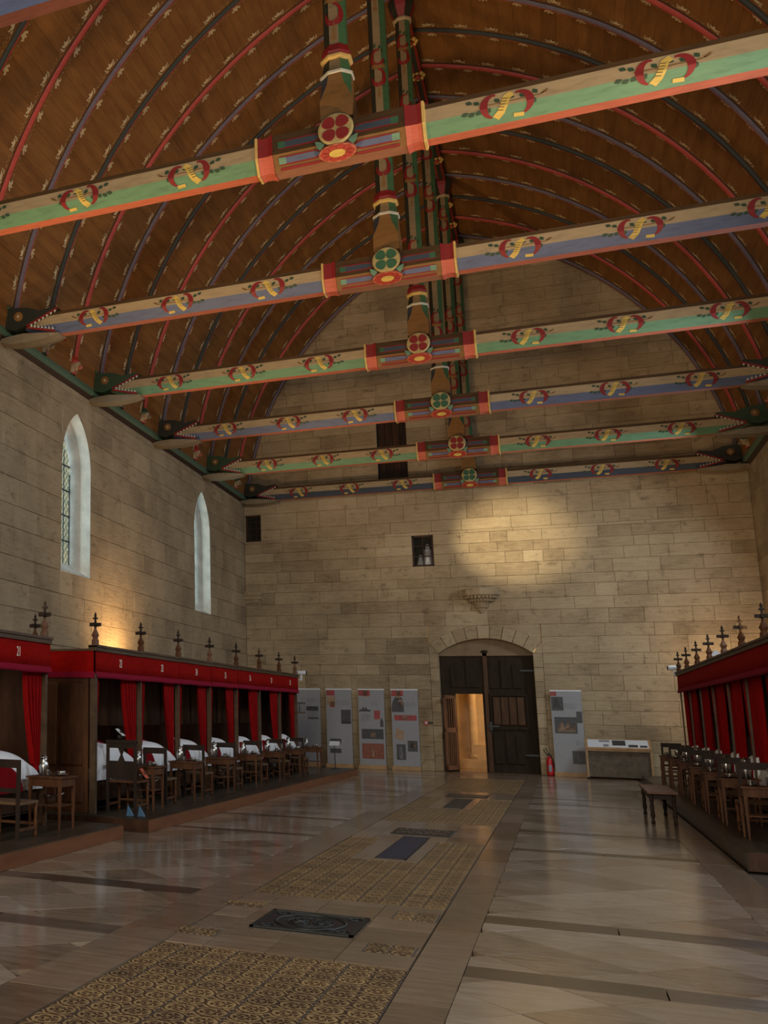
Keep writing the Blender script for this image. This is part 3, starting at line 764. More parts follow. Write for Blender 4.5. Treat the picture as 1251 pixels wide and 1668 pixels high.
# stencilled sprigs beside every rib
rs = random.Random(41); fl = MB()
def leafq(mb, fn, u, v, a, ln, w, mat):
    ca, sa = math.cos(a), math.sin(a)
    ln *= 1.2; w *= 1.25
    pts = [(0, 0), (.35 * ln, w), (.75 * ln, w * .8), (ln, 0), (.75 * ln, -w * .8), (.35 * ln, -w)]
    mb.add([fn(u + p * ca - q * sa, v + p * sa + q * ca) for p, q in pts], [(0, 1, 2, 3, 4, 5)], mat)
for j in range(len(RIBS) - 1):
    for sd in (-1, 1):
        for (yc, dr) in ((RIBS[j] + .20, 1), (RIBS[j + 1] - .20, -1)):
            s_ = rs.uniform(.2, .5)
            k = 0
            while s_ < ARC - .2:
                def fn(u, v, sd=sd):
                    x, z = vault(sd, u, .010); return (x, v, z)
                a0 = rs.uniform(-.3, .3)
                yq = yc - dr * .06
                if k % 2 == 0:
                    for i in range(3): leafq(fl, fn, s_, yq, a0 + dr * PI / 2 + (i - 1) * .85, .10, .022, 0)
                    for i in (-1, 1):
                        leafq(fl, fn, s_ + i * .06, yq - dr * .02, a0 + dr * PI / 2 + i * 1.1, .075, .017, 0)
                        leafq(fl, fn, s_ + i * .10, yq + dr * .03, a0 + dr * PI / 2 + i * .5, .06, .013, 0)
                        leafq(fl, fn, s_, yq, a0 + (0 if i > 0 else PI), .20, .004, 1)
                        leafq(fl, fn, s_ + i * .17, yq, a0 + (0 if i > 0 else PI) + i * .5, .05, .010, 1)
                else:
                    for i in range(4): leafq(fl, fn, s_ + .045 * i - .07, yq - dr * .02 + dr * .03 * (i % 2), a0 + dr * PI / 2, .035, .008, 1)
                s_ += rs.uniform(.29, .36); k += 1
tag(piece('painted_sprigs', fl, ['flower', 'tendril'], ceiling, tuple(ceiling.location)), kind='stuff')
# cornices
for n, sd in ((1, -1), (2, 1)):
    pf = [(HW, ZC - .10), (HW - .05, ZC - .06), (HW - .10, ZC - .03), (HW - .15, ZC + .04), (HW - .15, ZC + .11), (HW - .10, ZC + .13), (HW - .10, ZC + .24), (HW - .13, ZC + .26), (HW - .13, ZC + .30), (HW + .05, ZC + .30)]
    q = MB().prism([(sd * u, v) for u, v in pf], lambda u, v, d: (u, d, v), YB, YF, [2, 2, 0, 0, 0, 2, 1, 1, 1, 1, 0])
    tag(q.build('trim_%d' % n, ['cornice', 'crimson', 'darkline'], None, (sd * HW, 20, ZC)), 'painted green cornice along the %s wall' % ('left' if sd < 0 else 'right'), None, None, 'structure')

# ================================================================== tie beams
ZB0 = 8.39; HD = .19
sec = [(-HD, 8.785), (-HD, 8.725), (-HD, 8.55), (-.085, ZB0), (.085, ZB0), (HD, 8.55), (HD, 8.725), (HD, 8.785)]
def girth(w):
    """distance down the near face of the beam -> (y, z): side face then chamfer"""
    w *= .80
    if w < .175: return (-HD - .004, 8.725 - w)
    t = (w - .175) / .191; t = min(t, 1.0)
    return (-HD + .105 * t - .004, 8.55 - .16 * t - .002)
def stroke(mb, pts, wid, mapf, mat, step=.012):
    """painted brush stroke: polyline in (u, w) of changing width, mapped onto the surface"""
    P = []
    for i in range(len(pts) - 1):
        (a, b), (c, d) = pts[i], pts[i + 1]; n = max(1, int(math.hypot(c - a, d - b) / step))
        for k in range(n): P.append((a + (c - a) * k / n, b + (d - b) * k / n))
    P.append(pts[-1]); n = len(P); v = []
    for i, p in enumerate(P):
        q0, q1 = P[max(0, i - 1)], P[min(n - 1, i + 1)]; dx, dy = q1[0] - q0[0], q1[1] - q0[1]; L_ = math.hypot(dx, dy) or 1
        ww = wid(i / (n - 1)) / 2; nx, ny = -dy / L_ * ww, dx / L_ * ww
        v += [mapf(p[0] + nx, p[1] + ny), mapf(p[0], p[1]), mapf(p[0] - nx, p[1] - ny)]
    f = []
    for i in range(n - 1): f += [(3 * i, 3 * i + 3, 3 * i + 4, 3 * i + 1), (3 * i + 1, 3 * i + 4, 3 * i + 5, 3 * i + 2)]
    mb.add(v, f, mat)
def arc(cx, cy, rx, ry, a0, a1, n=14): return [(cx + rx * math.cos(math.radians(a0 + (a1 - a0) * k / n)), cy + ry * math.sin(math.radians(a0 + (a1 - a0) * k / n))) for k in range(n + 1)]
def scroll_mesh(name, mapf, flip=1):
    q = MB(); mp = lambda off: (lambda u, w: (lambda r: (r[0], r[1] - off, r[2] - off * .3))(mapf(u * flip, w)))
    body = lambda t: .075 * max(.12, math.sin(PI * min(1, .15 + t * .75)))
    # twig and leaves
    stroke(q, [(-.42, .13), (-.34, .16), (0, .165), (.30, .155)], lambda t: .014, mp(.001), 1)
    stroke(q, [(-.43, .10), (-.36, .15)], lambda t: .022, mp(.001), 1)
    for (u, w, a) in ((-.30, .10, -60), (-.17, .12, -40), (-.05, .10, -30), (.02, .13, 30), (.10, .12, -50), (.32, .10, -40), (.40, .07, -30), (-.28, .23, 60), (.30, .24, 40), (.38, .25, 30), (.45, .23, 20), (.20, .24, 50)):
        a = math.radians(a); ca, sa = math.cos(a), math.sin(a)
        stroke(q, [(u - .035 * ca, w - .035 * sa), (u, w), (u + .045 * ca, w + .045 * sa)], lambda t: .062 * math.sin(PI * max(.05, min(.95, t))), mp(.002), 2)
    # ribbon: red C, yellow banderole, red reversed C
    stroke(q, arc(-.13, .21, .115, .165, 290, 110), lambda t: .022 + .062 * math.sin(PI * t), mp(.003), 0)
    stroke(q, arc(.15, .19, .10, .165, -110, 80), lambda t: .022 + .062 * math.sin(PI * t), mp(.003), 0)
    stroke(q, [(-.06, .05), (.0, .09), (.03, .2), (.07, .30), (.13, .37)], lambda t: .085, mp(.004), 3)
    stroke(q, [(-.17, .385), (-.06, .375)], lambda t: .055, mp(.004), 3)
    for k in range(5): stroke(q, [(-.012 + .014 * k, .115 + .04 * k), (.045 + .014 * k, .105 + .04 * k)], lambda t: .010, mp(.006), 4)
    return q.mesh(name, ['crimson', 'ochre', 'leaf', 'yellow', 'ink'])
scroll_R = scroll_mesh('painted_scroll', lambda u, w: (u, *girth(w)), -1)
scroll_L = scroll_mesh('painted_scroll', lambda u, w: (u, *girth(w)), 1)
def scaled_sec(k, dz=0):
    zc = 8.58; return [(y * k, zc + (z - zc) * k + dz) for y, z in sec]
def lerp(a, b, t): return a + (b - a) * t
ordn = ['nearest', 'second nearest', 'third nearest', 'fourth nearest', 'second farthest', 'farthest']
def tie_beam(k, y, col, petal, label):
    tb = thing('tie_beam', (0, y, ZB0), label, 'beam', 'painted tie beams across the vault'); og = (0, y, ZB0)
    yy = y
    def xf(p, x): return (x, yy + p[0], p[1])
    bot = 'orange' if col == 'green' else 'pink'
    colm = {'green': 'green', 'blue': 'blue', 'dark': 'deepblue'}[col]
    for sd in (-1, 1):
        q = MB(); n = 6
        xs = [.98 + (6.12 - .98) * i / n for i in range(n + 1)]
        rings = [[xf(p, sd * x) for p in sec] for x in xs]
        # the end tapers to a wedge inside the dragon's mouth
        rings.append([(sd * 6.5, yy + p[0] * .9, 8.58 + (p[1] - 8.58) * .15) for p in sec])
        q.loft(rings, [3, 0, 1, 2, 1, 0, 3, 3], cap=True)  # dark band on the upper sides: brown wood with shadow painted in
        q.build('beam_shaft', ['cream', colm, bot, 'beamtop'], tb, og)
        # collar and gold ring
        q = MB().loft([[xf(p, sd * x) for p in scaled_sec(s_)] for x, s_ in ((.80, 1.22), (.86, 1.12), (.94, 1.10), (.985, 1.17))], [0, 0, 1, 1, 1, 0, 0, 0], cap=True)
        q.build('collar', ['crimson', 'coral'], tb, og)
        MB().loft([[xf(p, sd * x) for p in scaled_sec(s_)] for x, s_ in ((.985, 1.10), (.995, 1.2), (1.02, 1.2), (1.03, 1.08))], 0, cap=True).build('gold_ring', 'gold', tb, og)
        # painted slots on the side face and on the chamfer of the central block
        for (w0, w1, dk) in ((.03, .16, 0), (.26, .38, 1), (.41, .45, 1)):
            q = MB(); S = 1.15
            def mp(u, w, off):
                r = girth(w); zc = 8.58; return (sd * u, yy + r[0] * S - off, zc + (r[1] - zc) * S - off * .3)
            stroke(q, [(.17, (w0 + w1) / 2), (.22, (w0 + w1) / 2), (.72, (w0 + w1) / 2)], lambda t: (w1 - w0) * min(1, .25 + 4 * t), lambda u, w: mp(u, w, .004), 0)
            if dk < 2 and w1 - w0 > .06:
                stroke(q, [(.21, (w0 + w1) / 2), (.27, (w0 + w1) / 2), (.66, (w0 + w1) / 2)], lambda t: (w1 - w0 - .04) * min(1, .3 + 4 * t), lambda u, w: mp(u, w, .007), 1)
                stroke(q, [(.64, (w0 + w1) / 2), (.73, (w0 + w1) / 2)], lambda t: (w1 - w0 - .03), lambda u, w: mp(u, w, .008), 2)
            q.build('painted_slot', ['crimson', 'deepblue' if dk == 0 else 'blue', 'teal' if dk else 'petal_green'], tb, og)
        # painted scrolls along the shaft
        for x in (1.92, 3.50, 5.08):
            o = bpy.data.objects.new('painted_scroll', scroll_R if sd > 0 else scroll_L); COL.objects.link(o); o.parent = tb; o.location = (sd * x, 0, -ZB0)
        dragon(tb, og, sd, yy, k)
    S = 1.15
    MB().loft([[xf(p, x) for p in scaled_sec(S)] for x in (-.80, -.3, .3, .80)], [1, 1, 0, 2, 0, 1, 1, 1], cap=True).build('centre_block', ['ochre', 'beamtop', 'blockpink'], tb, og)
    # medallion with four petals
    mz = 8.68; my = yy - .285
    MB().lathe((0, my, mz), [(.215, .10), (.215, .0), (.195, -.02), (.01, -.02)], 24, 0, 'y').build('medallion', 'medal', tb, og)
    MB().lathe((0, my, mz), [(.225, .1), (.225, .005), (.205, .005), (.205, .1)], 24, 0, 'y').build('medallion_rim', 'darkline', tb, og)
    for a in (45, 135, 225, 315):
        q = MB(); a = math.radians(a); ca, sa = math.cos(a), math.sin(a); ring = []
        for i in range(12):
            b = 2 * PI * i / 12; u = .108 + .080 * math.cos(b); v = .080 * math.sin(b) * (1 + .25 * math.cos(b))
            ring.append((u * ca - v * sa, u * sa + v * ca))
        q.add([(p, my - .028, mz + r) for p, r in ring] + [(p, my - .015, mz + r) for p, r in ring], [tuple(range(12))] + [(i, 12 + i, 12 + (i + 1) % 12, (i + 1) % 12) for i in range(12)])
        q.build('petal', petal, tb, og)
    # rosette under the medallion and leaves
    fo = MB(); c0 = Vector((0, yy - .19, 8.43)); nrm = Vector((0, -.62, -.78)).normalized(); ax = Vector((1, 0, 0)); ay = nrm.cross(ax)
    def disc(mb, rx, ry, off, n, mat, cx_=0, cy_=0):
        ctr = c0 + nrm * off + ax * cx_ + ay * cy_
        ring = [tuple(ctr + ax * rx * math.cos(2 * PI * i / n) + ay * ry * math.sin(2 * PI * i / n)) for i in range(n)]
        base = [tuple(Vector(p) - nrm * .05) for p in ring]
        mb.add(ring + base, [tuple(range(n))] + [(i, n + i, n + (i + 1) % n, (i + 1) % n) for i in range(n)], mat)
    disc(fo, .225, .115, .045, 20, 0)
    for i in range(10):
        a = 2 * PI * i / 10; disc(fo, .055, .035, .055, 8, 1, .155 * math.cos(a), .075 * math.sin(a))
    disc(fo, .10, .05, .062, 12, 2)
    fo.build('rosette', ['pink', 'red', 'yellow'], tb, og)
    for sd in (-1, 1):
        MB().add([(sd * .12, yy - .27, 8.53), (sd * .26, yy - .26, 8.58), (sd * .24, yy - .27, 8.49), (sd * .2, yy - .27, 8.44)], [(0, 1, 2, 3)]).build('leaf', 'teal', tb, og)
    # king post standing on the beam
    zt = APEX - .35
    def octo(r, z, sqr=0.0):
        out = []
        for i in range(8):
            a = PI / 8 + i * PI / 4; rr = r / math.cos(PI / 8)
            x_, y_ = rr * math.cos(a), rr * math.sin(a)
            if sqr: x_ = lerp(x_, math.copysign(r, x_), sqr); y_ = lerp(y_, math.copysign(r, y_), sqr)
            out.append((x_, yy + y_, z))
        return out
    # facets start at angle 22.5 deg, face i lies between 22.5+45i and 67.5+45i; face 5 points to the viewer (-y)
    base = [octo(.195, 8.88, 1), octo(.195, 9.15, 1), octo(.185, 9.36, .25), octo(.185, 9.50, .0)]
    kp = MB().loft(base[:2], 0, cap=True).loft(base[1:3], [2, 0, 0, 0, 3, 0, 2, 0]).loft(base[2:], [2, 0, 0, 0, 3, 0, 2, 0])
    KP = piece('king_post_base', kp, ['ochre', 'postcream', 'postgreen', 'deepblue'], tb, (0, yy, 9.1))
    MB().loft([octo(.185, 9.50), octo(.2, 9.51), octo(.2, 9.54), octo(.175, 9.55)], 0, cap=True).build('post_ring', 'white', tb, og)
    sh = MB().loft([octo(.175, 9.55), octo(.15, 9.72)], [2, 1, 3, 3, 3, 1, 2, 2]).loft([octo(.138, 9.86), octo(.138, zt)], [2, 2, 1, 3, 3, 1, 2, 2])
    # faces: 0 right-back .. choose colours per facet: 4 = front-left, 5 = front, 6 = front-right, 7 = right
    piece('king_post', sh, ['ochre', 'postcream', 'postgreen', 'black'], tb, (0, yy, 12.5))
    MB().loft([octo(.16, 9.72), octo(.19, 9.74), octo(.19, 9.77), octo(.16, 9.79)], 0, cap=True).build('post_ring', 'gold', tb, og)
    MB().loft([octo(.165, 9.79), octo(.178, 9.83), octo(.15, 9.93)], 0, cap=True).build('post_collar', 'crimson', tb, og)
    MB().loft([octo(.15, zt - .42), octo(.18, zt - .40), octo(.18, zt - .36), octo(.15, zt - .34)], 0, cap=True).build('post_ring', 'cream', tb, og)
    MB().loft([octo(.14, zt - .34), octo(.24, zt - .1), octo(.26, zt), octo(.24, zt + .1)], [0, 1, 0, 1, 0, 1, 0, 1], cap=True).build('post_capital', ['black', 'crimson'], tb, og)
    for i, z in enumerate((10.55, 12.15, 13.75, 15.1)):
        q = MB()
        def pm(u, w, off=.0):
            # u up the post, w round the front facets (0 = middle of the front)
            a = -PI / 2 + w / .14; a = max(-PI * .95, min(-.05 * PI, a))
            ap = .138; i_ = round((a + PI / 2) / (PI / 4)); am = -PI / 2 + i_ * PI / 4
            rr = ap / math.cos(a - am) + .004 + off
            return (rr * math.cos(a), yy + rr * math.sin(a), z + u)
        stroke(q, arc(.18, 0, .14, .10, 100, 380), lambda t: .03 + .05 * math.sin(PI * t), lambda u, w: pm(u, w, .001), 0)
        stroke(q, arc(-.18, 0, .14, .10, -80, -360), lambda t: .03 + .05 * math.sin(PI * t), lambda u, w: pm(u, w, .001), 0)
        stroke(q, [(.04, -.11), (.0, 0), (.02, .12)], lambda t: .07, lambda u, w: pm(u, w, .003), 1)
        stroke(q, [(-.55, 0), (-.3, .01)], lambda t: .04 * (1 - t) + .01, lambda u, w: pm(u, w, .002), 2)
        for (u, w) in ((.36, .03), (.4, -.04), (.3, .07), (-.1, -.1), (.1, .11)):
            stroke(q, [(u - .04, w), (u + .04, w + .01)], lambda t: .04 * math.sin(PI * max(.1, min(.9, t))), lambda uu, ww: pm(uu, ww, .002), 3)
        q.build('painted_scroll', ['crimson', 'ochre', 'ochre', 'leaf'], tb, og)
    return tb
def dragon(tb, og, sd, yy, k):
    """carved dragon's head gripping the end of the beam; u runs from the wall inwards"""
    X = lambda u: sd * (HW - u)
    def pr(mb, poly, y0, y1, mat=0, taper=1.0):
        n = len(poly)
        v = [(X(u), yy + y0, z) for u, z in poly] + [(X(u), yy + y1, z) for u, z in poly]
        mb.add(v, [tuple(range(n)), tuple(range(2 * n - 1, n - 1, -1))] + [(i, (i + 1) % n, n + (i + 1) % n, n + i) for i in range(n)], mat)
    h = MB()
    pr(h, [(0, 8.62), (.35, 8.52), (.68, 8.60), (1.22, 8.80), (1.18, 8.88), (.85, 8.84), (.6, 8.94), (.3, 8.97), (0, 8.92)], -.245, .245)
    D = h.build('dragon_head', ['leaf' if k % 2 else 'black'], tb, og)
    j = MB(); rows = []
    for (u, zt, zb, hw) in ((.0, 8.43, 8.32, .17), (.2, 8.44, 8.27, .20), (.5, 8.45, 8.25, .22), (.8, 8.42, 8.26, .22), (1.05, 8.395, 8.29, .21), (1.22, 8.385, 8.33, .18)):
        rows.append([(X(u), yy - hw, zt), (X(u), yy - hw * .8, zb + .04), (X(u), yy, zb), (X(u), yy + hw * .8, zb + .04), (X(u), yy + hw, zt)])
    j.loft(rows, 0, cap=True); j.build('lower_jaw', 'grey', tb, og, False)
    for f in (-1, 1):
        g = MB()
        y0 = yy + f * .25; y1 = yy + f * .262
        for a, b in (((.62, 8.555), (1.22, 8.80)), ((.62, 8.555), (1.18, 8.41))):
            up = b[1] > 8.6
            poly = [a, b, (b[0], b[1] + (.045 if up else -.045)), (a[0] - .03, a[1] + (.03 if up else -.03))]
            v = [(X(u), y, z) for y in (y0, y1) for u, z in poly]
            g.add(v, [(0, 1, 2, 3), (7, 6, 5, 4), (0, 1, 5, 4), (3, 2, 6, 7), (1, 2, 6, 5), (0, 3, 7, 4)], 0)
        g.build('gum', 'crimson', tb, og)
        t = MB()
        for i in range(7):
            for a, b, s_ in (((.70, 8.585), (1.18, 8.785), -1), ((.70, 8.53), (1.14, 8.425), 1)):
                u, z = lerp(a[0], b[0], i / 6), lerp(a[1], b[1], i / 6)
                t.add([(X(u - .028), y1, z), (X(u + .028), y1, z), (X(u), y1 + f * .012, z + s_ * .055), (X(u), y1 + f * .02, z)], [(0, 3, 2), (3, 1, 2), (0, 1, 3)])
        tag(t.build('teeth', 'white', tb, og), kind='stuff')
        e = MB().lathe((X(.42), yy + f * .24, 8.78), [(.10, -f * .01), (.09, f * .03), (.05, f * .035)], 10, 0, 'y').ball((X(.42), yy + f * .27, 8.78), .04, 8, 5, 1)
        e.build('eye', ['ochre', 'cream'], tb, og)
        c = MB().tube([(X(.15), yy + f * .2, 8.88), (X(.05), yy + f * .26, 8.98), (X(.14), yy + f * .28, 9.04), (X(.24), yy + f * .26, 8.97)], .035, 6)
        c.build('ear', 'leaf', tb, og, True)
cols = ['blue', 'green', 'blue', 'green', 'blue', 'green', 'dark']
lab = ['blue and pink painted tie beam crossing the very top left corner',
       'green tie beam with red-petalled medallion, nearest of the full beams',
       'blue tie beam with green-petalled medallion, second from the viewer',
       'green tie beam with red-petalled medallion, third from the viewer',
       'blue tie beam with green-petalled medallion, fourth from the viewer',
       'green tie beam with red medallion, last but one before the far wall',
       'dark blue tie beam lying against the far wall']
for k, y in enumerate(BEAMS):
    tie_beam(k, y if k < 6 else YF - .26, cols[k], 'crimson' if cols[k] == 'green' else 'petal_green', lab[k])

# ================================================================== SETTING: floor
fb = MB().box(-HW - .5, HW + .5, YB, YF + .5, -.2, -.03)
floor = tag(fb.build('floor', 'joint', None, (0, 15, 0)), 'worn stone floor of diagonal slabs with a patterned tile aisle', None, None, 'structure')
ffn = lambda u, v, d: (u, v, -.03 + d)
rf = random.Random(51)
XSL, XSR = -1.04, 1.345
bands = [(2.0, 2.3), (4.2, 4.45), (7.40, 7.72), (9.35, 9.70), (14.50, 14.78), (16.90, 17.15), (22.25, 22.45), (23.85, 24.1), (29.4, 29.6), (31.0, 31.2)]
sl = []   # (poly, tint, mat)
for (x0, x1) in ((-4.3, XSL), (XSR, 3.30)):
    ys = [1.2] + [v for b in bands for v in b] + [YF]
    for a, b in zip(ys[::2], ys[1::2]):
        S = .64; off = rf.uniform(0, .5)
        c0, c1 = (x0 + x1) / 2, (a + b) / 2; n = 11
        for i in range(-n, n + 1):
            for j in range(-n, n + 1):
                u, v = i * S + off, j * S
                cx_, cy_ = c0 + (u - v) * .7071, c1 + (u + v) * .7071; r = S * .7071
                p = cliprect([(cx_, cy_ - r), (cx_ + r, cy_), (cx_, cy_ + r), (cx_ - r, cy_)], x0, x1, a, b)
                if len(p) >= 3 and parea(p) > .012: sl.append((p, rf.random(), 'slab'))
    for (a, b) in bands:
        x = x0
        while x < x1 - .05:
            w = min(rf.uniform(.9, 1.6), x1 - x); w = x1 - x if x1 - x - w < .3 else w
            sl.append(([(x, a), (x + w, a), (x + w, b), (x, b)], rf.random(), 'slab_dark')); x += w
# kerb strip along the right platform
y = 2.0
while y < YF:
    w = rf.uniform(1.0, 1.7); sl.append(([(3.30, y), (3.66, y), (3.66, min(YF, y + w)), (3.30, min(YF, y + w))], rf.random(), 'slab_brown')); y += w
# aisle borders
PANELS = [(3.03 + .002, 7.40), (9.766, 14.86), (17.41, 22.87), (24.90, 30.36)]
TX1 = TX0 + 9 * TILE
for (x0, x1) in ((XSL, TX0 - .01), (TX1 + .01, XSR)):
    y = 1.5
    while y < YF - .1:
        w = min(rf.uniform(.9, 1.5), YF - y); sl.append(([(x0, y), (x1, y), (x1, y + w), (x0, y + w)], rf.random() * .8, 'slab_brown')); y += w
inserts = [(-.655, -.35, 7.72, 7.97), (-.66, -.33, 9.03, 9.26), (.68, 1.0, 7.79, 8.09), (.69, 1.01, 9.12, 9.48)]
GR = (-.215, .545, 8.20, 8.97)
gaps = [(7.41, 9.756)] + [(a[1] + .01, b[0] - .01) for a, b in zip(PANELS[1:], PANELS[2:])] + [(30.37, YF)]
for (a, b) in gaps:
    xs = [TX0, -.33, .10, .56, TX1]
    for p, q in zip(xs, xs[1:]):
        y = a
        while y < b - .02:
            w = min(rf.uniform(.4, .8), b - y); w = b - y if b - y - w < .15 else w
            sl.append(([(p, y), (q, y), (q, y + w), (p, y + w)], .2 + rf.random() * .7, 'slab_brown')); y += w
J = .005
scored = []
for (p, t, mt_) in sl:
    c = (sum(q[0] for q in p) / len(p), sum(q[1] for q in p) / len(p), 0)
    scored.append((size_px(c, parea(p)) / max(1, (Vector(c) - CAM).length) if in_frame(c, 80) else 0, p, t, mt_, c))
scored.sort(key=lambda q: -q[0])
rest = MB()
for i, (s_, p, t, mt_, c) in enumerate(scored):
    k = 1 - J / max(.05, min(math.hypot(q[0] - c[0], q[1] - c[1]) for q in p)); pp = [(c[0] + (q[0] - c[0]) * k, c[1] + (q[1] - c[1]) * k) for q in p]
    d = .03 + rf.uniform(-.0012, .0012)
    if i < 300 and s_ > 0: piece('slab', MB().slabpoly(pp, .0003, d, ffn, 0, t), mt_, floor, c)
    else: rest.slabpoly(pp, .0003, d, ffn, {'slab': 0, 'slab_brown': 1, 'slab_dark': 2}[mt_], t)
tag(piece('slab_paving', rest, ['slab', 'slab_brown', 'slab_dark'], floor, tuple(floor.location)), kind='stuff')
tile_me = {}
count = 0
for pi, (a, b) in enumerate(PANELS):
    base = MB().box(TX0, TX1, a, b, -.06, -.008)
    pan = piece('tile_panel', base, 'joint', floor, ((TX0 + TX1) / 2, (a + b) / 2, 0))
    rest = MB(); rows = int(round((b - a) / TILE)); j0 = int(round((a - TY0) / TILE))
    for j in range(rows):
        for i in range(9):
            x, y = TX0 + TILE * (i + .5), TY0 + TILE * (j0 + j + .5)
            if pi in (1, 2):
                ys0 = a + (12.65 - 9.766 if pi == 1 else 20.2 - 17.41)
                if -.20 < x < .50 and y > ys0: continue
            g = .002
            gx0 = .006 if i % 2 == 1 else g; gx1 = .006 if i % 2 == 0 else g
            poly = [(x - TILE / 2 + gx0, y - TILE / 2 + g), (x + TILE / 2 - gx1, y - TILE / 2 + g), (x + TILE / 2 - gx1, y + TILE / 2 - g), (x - TILE / 2 + gx0, y + TILE / 2 - g)]
            t = min(1, max(0, rf.gauss(.5, .16)))
            if pi < 2 and count < 300 and in_frame((x, y, 0), 25):
                key = (i % 2, int(t * 3.99))
                if key not in tile_me:
                    tile_me[key] = MB().slabpoly([(u - x, v - y) for u, v in poly], .0006, .026, ffn, 0, (key[1] + .5) / 4).mesh('tile', 'tile')
                o = bpy.data.objects.new('tile', tile_me[key]); COL.objects.link(o); o.parent = pan
                o.location = Vector((x, y, 0)) - parent_world(pan); count += 1
            else: rest.slabpoly(poly, .0006, .026, ffn, 0, t)
    if rest.v: tag(piece('tiling', rest, 'tile', pan, tuple(parent_world(pan))), kind='stuff')
for n, (x0, x1, y0, y1) in enumerate(inserts):
    pan = piece('tile_insert', MB().box(x0 - .01, x1 + .01, y0 - .01, y1 + .01, -.03, .001), 'joint', floor, (x0, y0, 0))
    for i in range(2):
        for j in range(2):
            a, b = lerp(x0, x1, i / 2), lerp(x0, x1, (i + 1) / 2); c, d = lerp(y0, y1, j / 2), lerp(y0, y1, (j + 1) / 2)
            piece('tile', MB().slabpoly([(a + .004, c + .004), (b - .004, c + .004), (b - .004, d - .004), (a + .004, d - .004)], .002, .004, lambda u, v, dd: (u, v, dd), 0, rf.random()), 'tile', pan, (a, c, 0))
# light stone surrounds in the notches of the second and third tile panel
for (a, b, s0, s1) in ((12.65, 14.86, 12.80, 15.25), (20.2, 22.87, 20.33, 22.72)):
    for (x0, x1, y0, y1) in ((-.243, .0, a, b), (.335, .479, a, b), (.0, .335, a, s0)):
        piece('slab', MB().slabpoly([(x0 + .004, y0 + .004), (x1 - .004, y0 + .004), (x1 - .004, y1 - .004), (x0 + .004, y1 - .004)], .0005, .03, ffn, 0, .65), 'slab_brown', floor, (x0, y0, 0))
# iron floor grate
gt = thing('floor_grate', ((GR[0] + GR[1]) / 2, (GR[2] + GR[3]) / 2, 0), 'dark iron grate with an oval motif set into the aisle floor', 'grate'); og = tuple(gt.location)
MB().box(GR[0], GR[1], GR[2], GR[3], -.02, .004).build('plate', 'plastic_black', gt, og)
for (a, b, c, d) in ((GR[0], GR[1], GR[2], GR[2] + .03), (GR[0], GR[1], GR[3] - .03, GR[3]), (GR[0], GR[0] + .03, GR[2], GR[3]), (GR[1] - .03, GR[1], GR[2], GR[3])):
    MB().box(a, b, c, d, .0, .014).build('frame_bar', 'iron', gt, og)
def ringtube(c, rx, ry, z, r, n=28): return [(c[0] + rx * math.cos(2 * PI * k / n), c[1] + ry * math.sin(2 * PI * k / n), z) for k in range(n + 1)]
for rx, ry, r in ((.26, .30, .012), (.17, .18, .007)): MB().tube(ringtube(og, rx, ry, .006, r), r, 6).build('oval_ring', 'iron', gt, og, True)
q = MB()
for k in range(12):
    a = 2 * PI * k / 12; q.tube([(og[0] + .05 * math.cos(a), og[1] + .05 * math.sin(a), .006), (og[0] + .11 * math.cos(a + .3), og[1] + .12 * math.sin(a + .3), .007), (og[0] + .16 * math.cos(a), og[1] + .17 * math.sin(a), .006)], .006, 5)
for sx in (-1, 1):
    for sy in (-1, 1):
        c = (og[0] + sx * .28, og[1] + sy * .27); q.tube([(c[0] + .07 * math.cos(t) * (1 - t / 9), c[1] + .07 * math.sin(t) * (1 - t / 9), .006) for t in [i * .6 for i in range(12)]], .007, 5)
tag(q.build('scrollwork', 'iron', gt, og, True), kind='stuff')
def slab_thing(name, x0, x1, y0, y1, mat, label, letters=False):
    t = thing(name, ((x0 + x1) / 2, (y0 + y1) / 2, 0), label, 'slab'); og = tuple(t.location)
    MB().slabpoly([(x0, y0), (x1, y0), (x1, y1), (x0, y1)], .003, .034, ffn, 0, .5).build('stone', mat, t, og)
    if letters:
        q = MB(); r2 = random.Random(int(y0 * 10))
        n = 13
        for row in range(2):
            for i in range(n):
                x = lerp(x0 + .05, x1 - .05, (i + .5) / n); yb = lerp(y0, y1, .25 + .42 * row); h = (y1 - y0) * .26
                w = .018
                q.box(x - w, x - w + .007, yb, yb + h, .003, .0055)
                q.box(x - w, x + w, *((yb + h - .03, yb + h) if i % 3 else (yb, yb + .03)), .003, .0055)
                if i % 2: q.box(x + w - .007, x + w, yb, yb + h, .003, .0055)
        tag(q.build('worn_inscription', 'slab_brown', t, og), kind='stuff')
    else:
        q = MB()
        for (a, b, c, d) in ((x0, x0 + .015, y0, y1), (x1 - .015, x1, y0, y1), (x0, x1, y0, y0 + .03), (x0, x1, y1 - .03, y1)): q.box(a, b, c, d, .002, .0055)
        q.build('border', 'iron', t, og)
slab_thing('tomb_slab', .0, .33, 12.80, 15.25, 'slate', 'narrow blue slate slab in the middle of the aisle')
slab_thing('inscribed_slab', -.215, .555, 15.45, 16.35, 'iron', 'dark inscribed plate just beyond the blue slate slab', True)
slab_thing('tomb_slab', .0, .32, 20.33, 22.70, 'iron', 'dark narrow slab farther along the aisle towards the door')
slab_thing('inscribed_slab', -.22, .56, 23.1, 24.1, 'iron', 'dark inscribed plate nearest to the door', True)

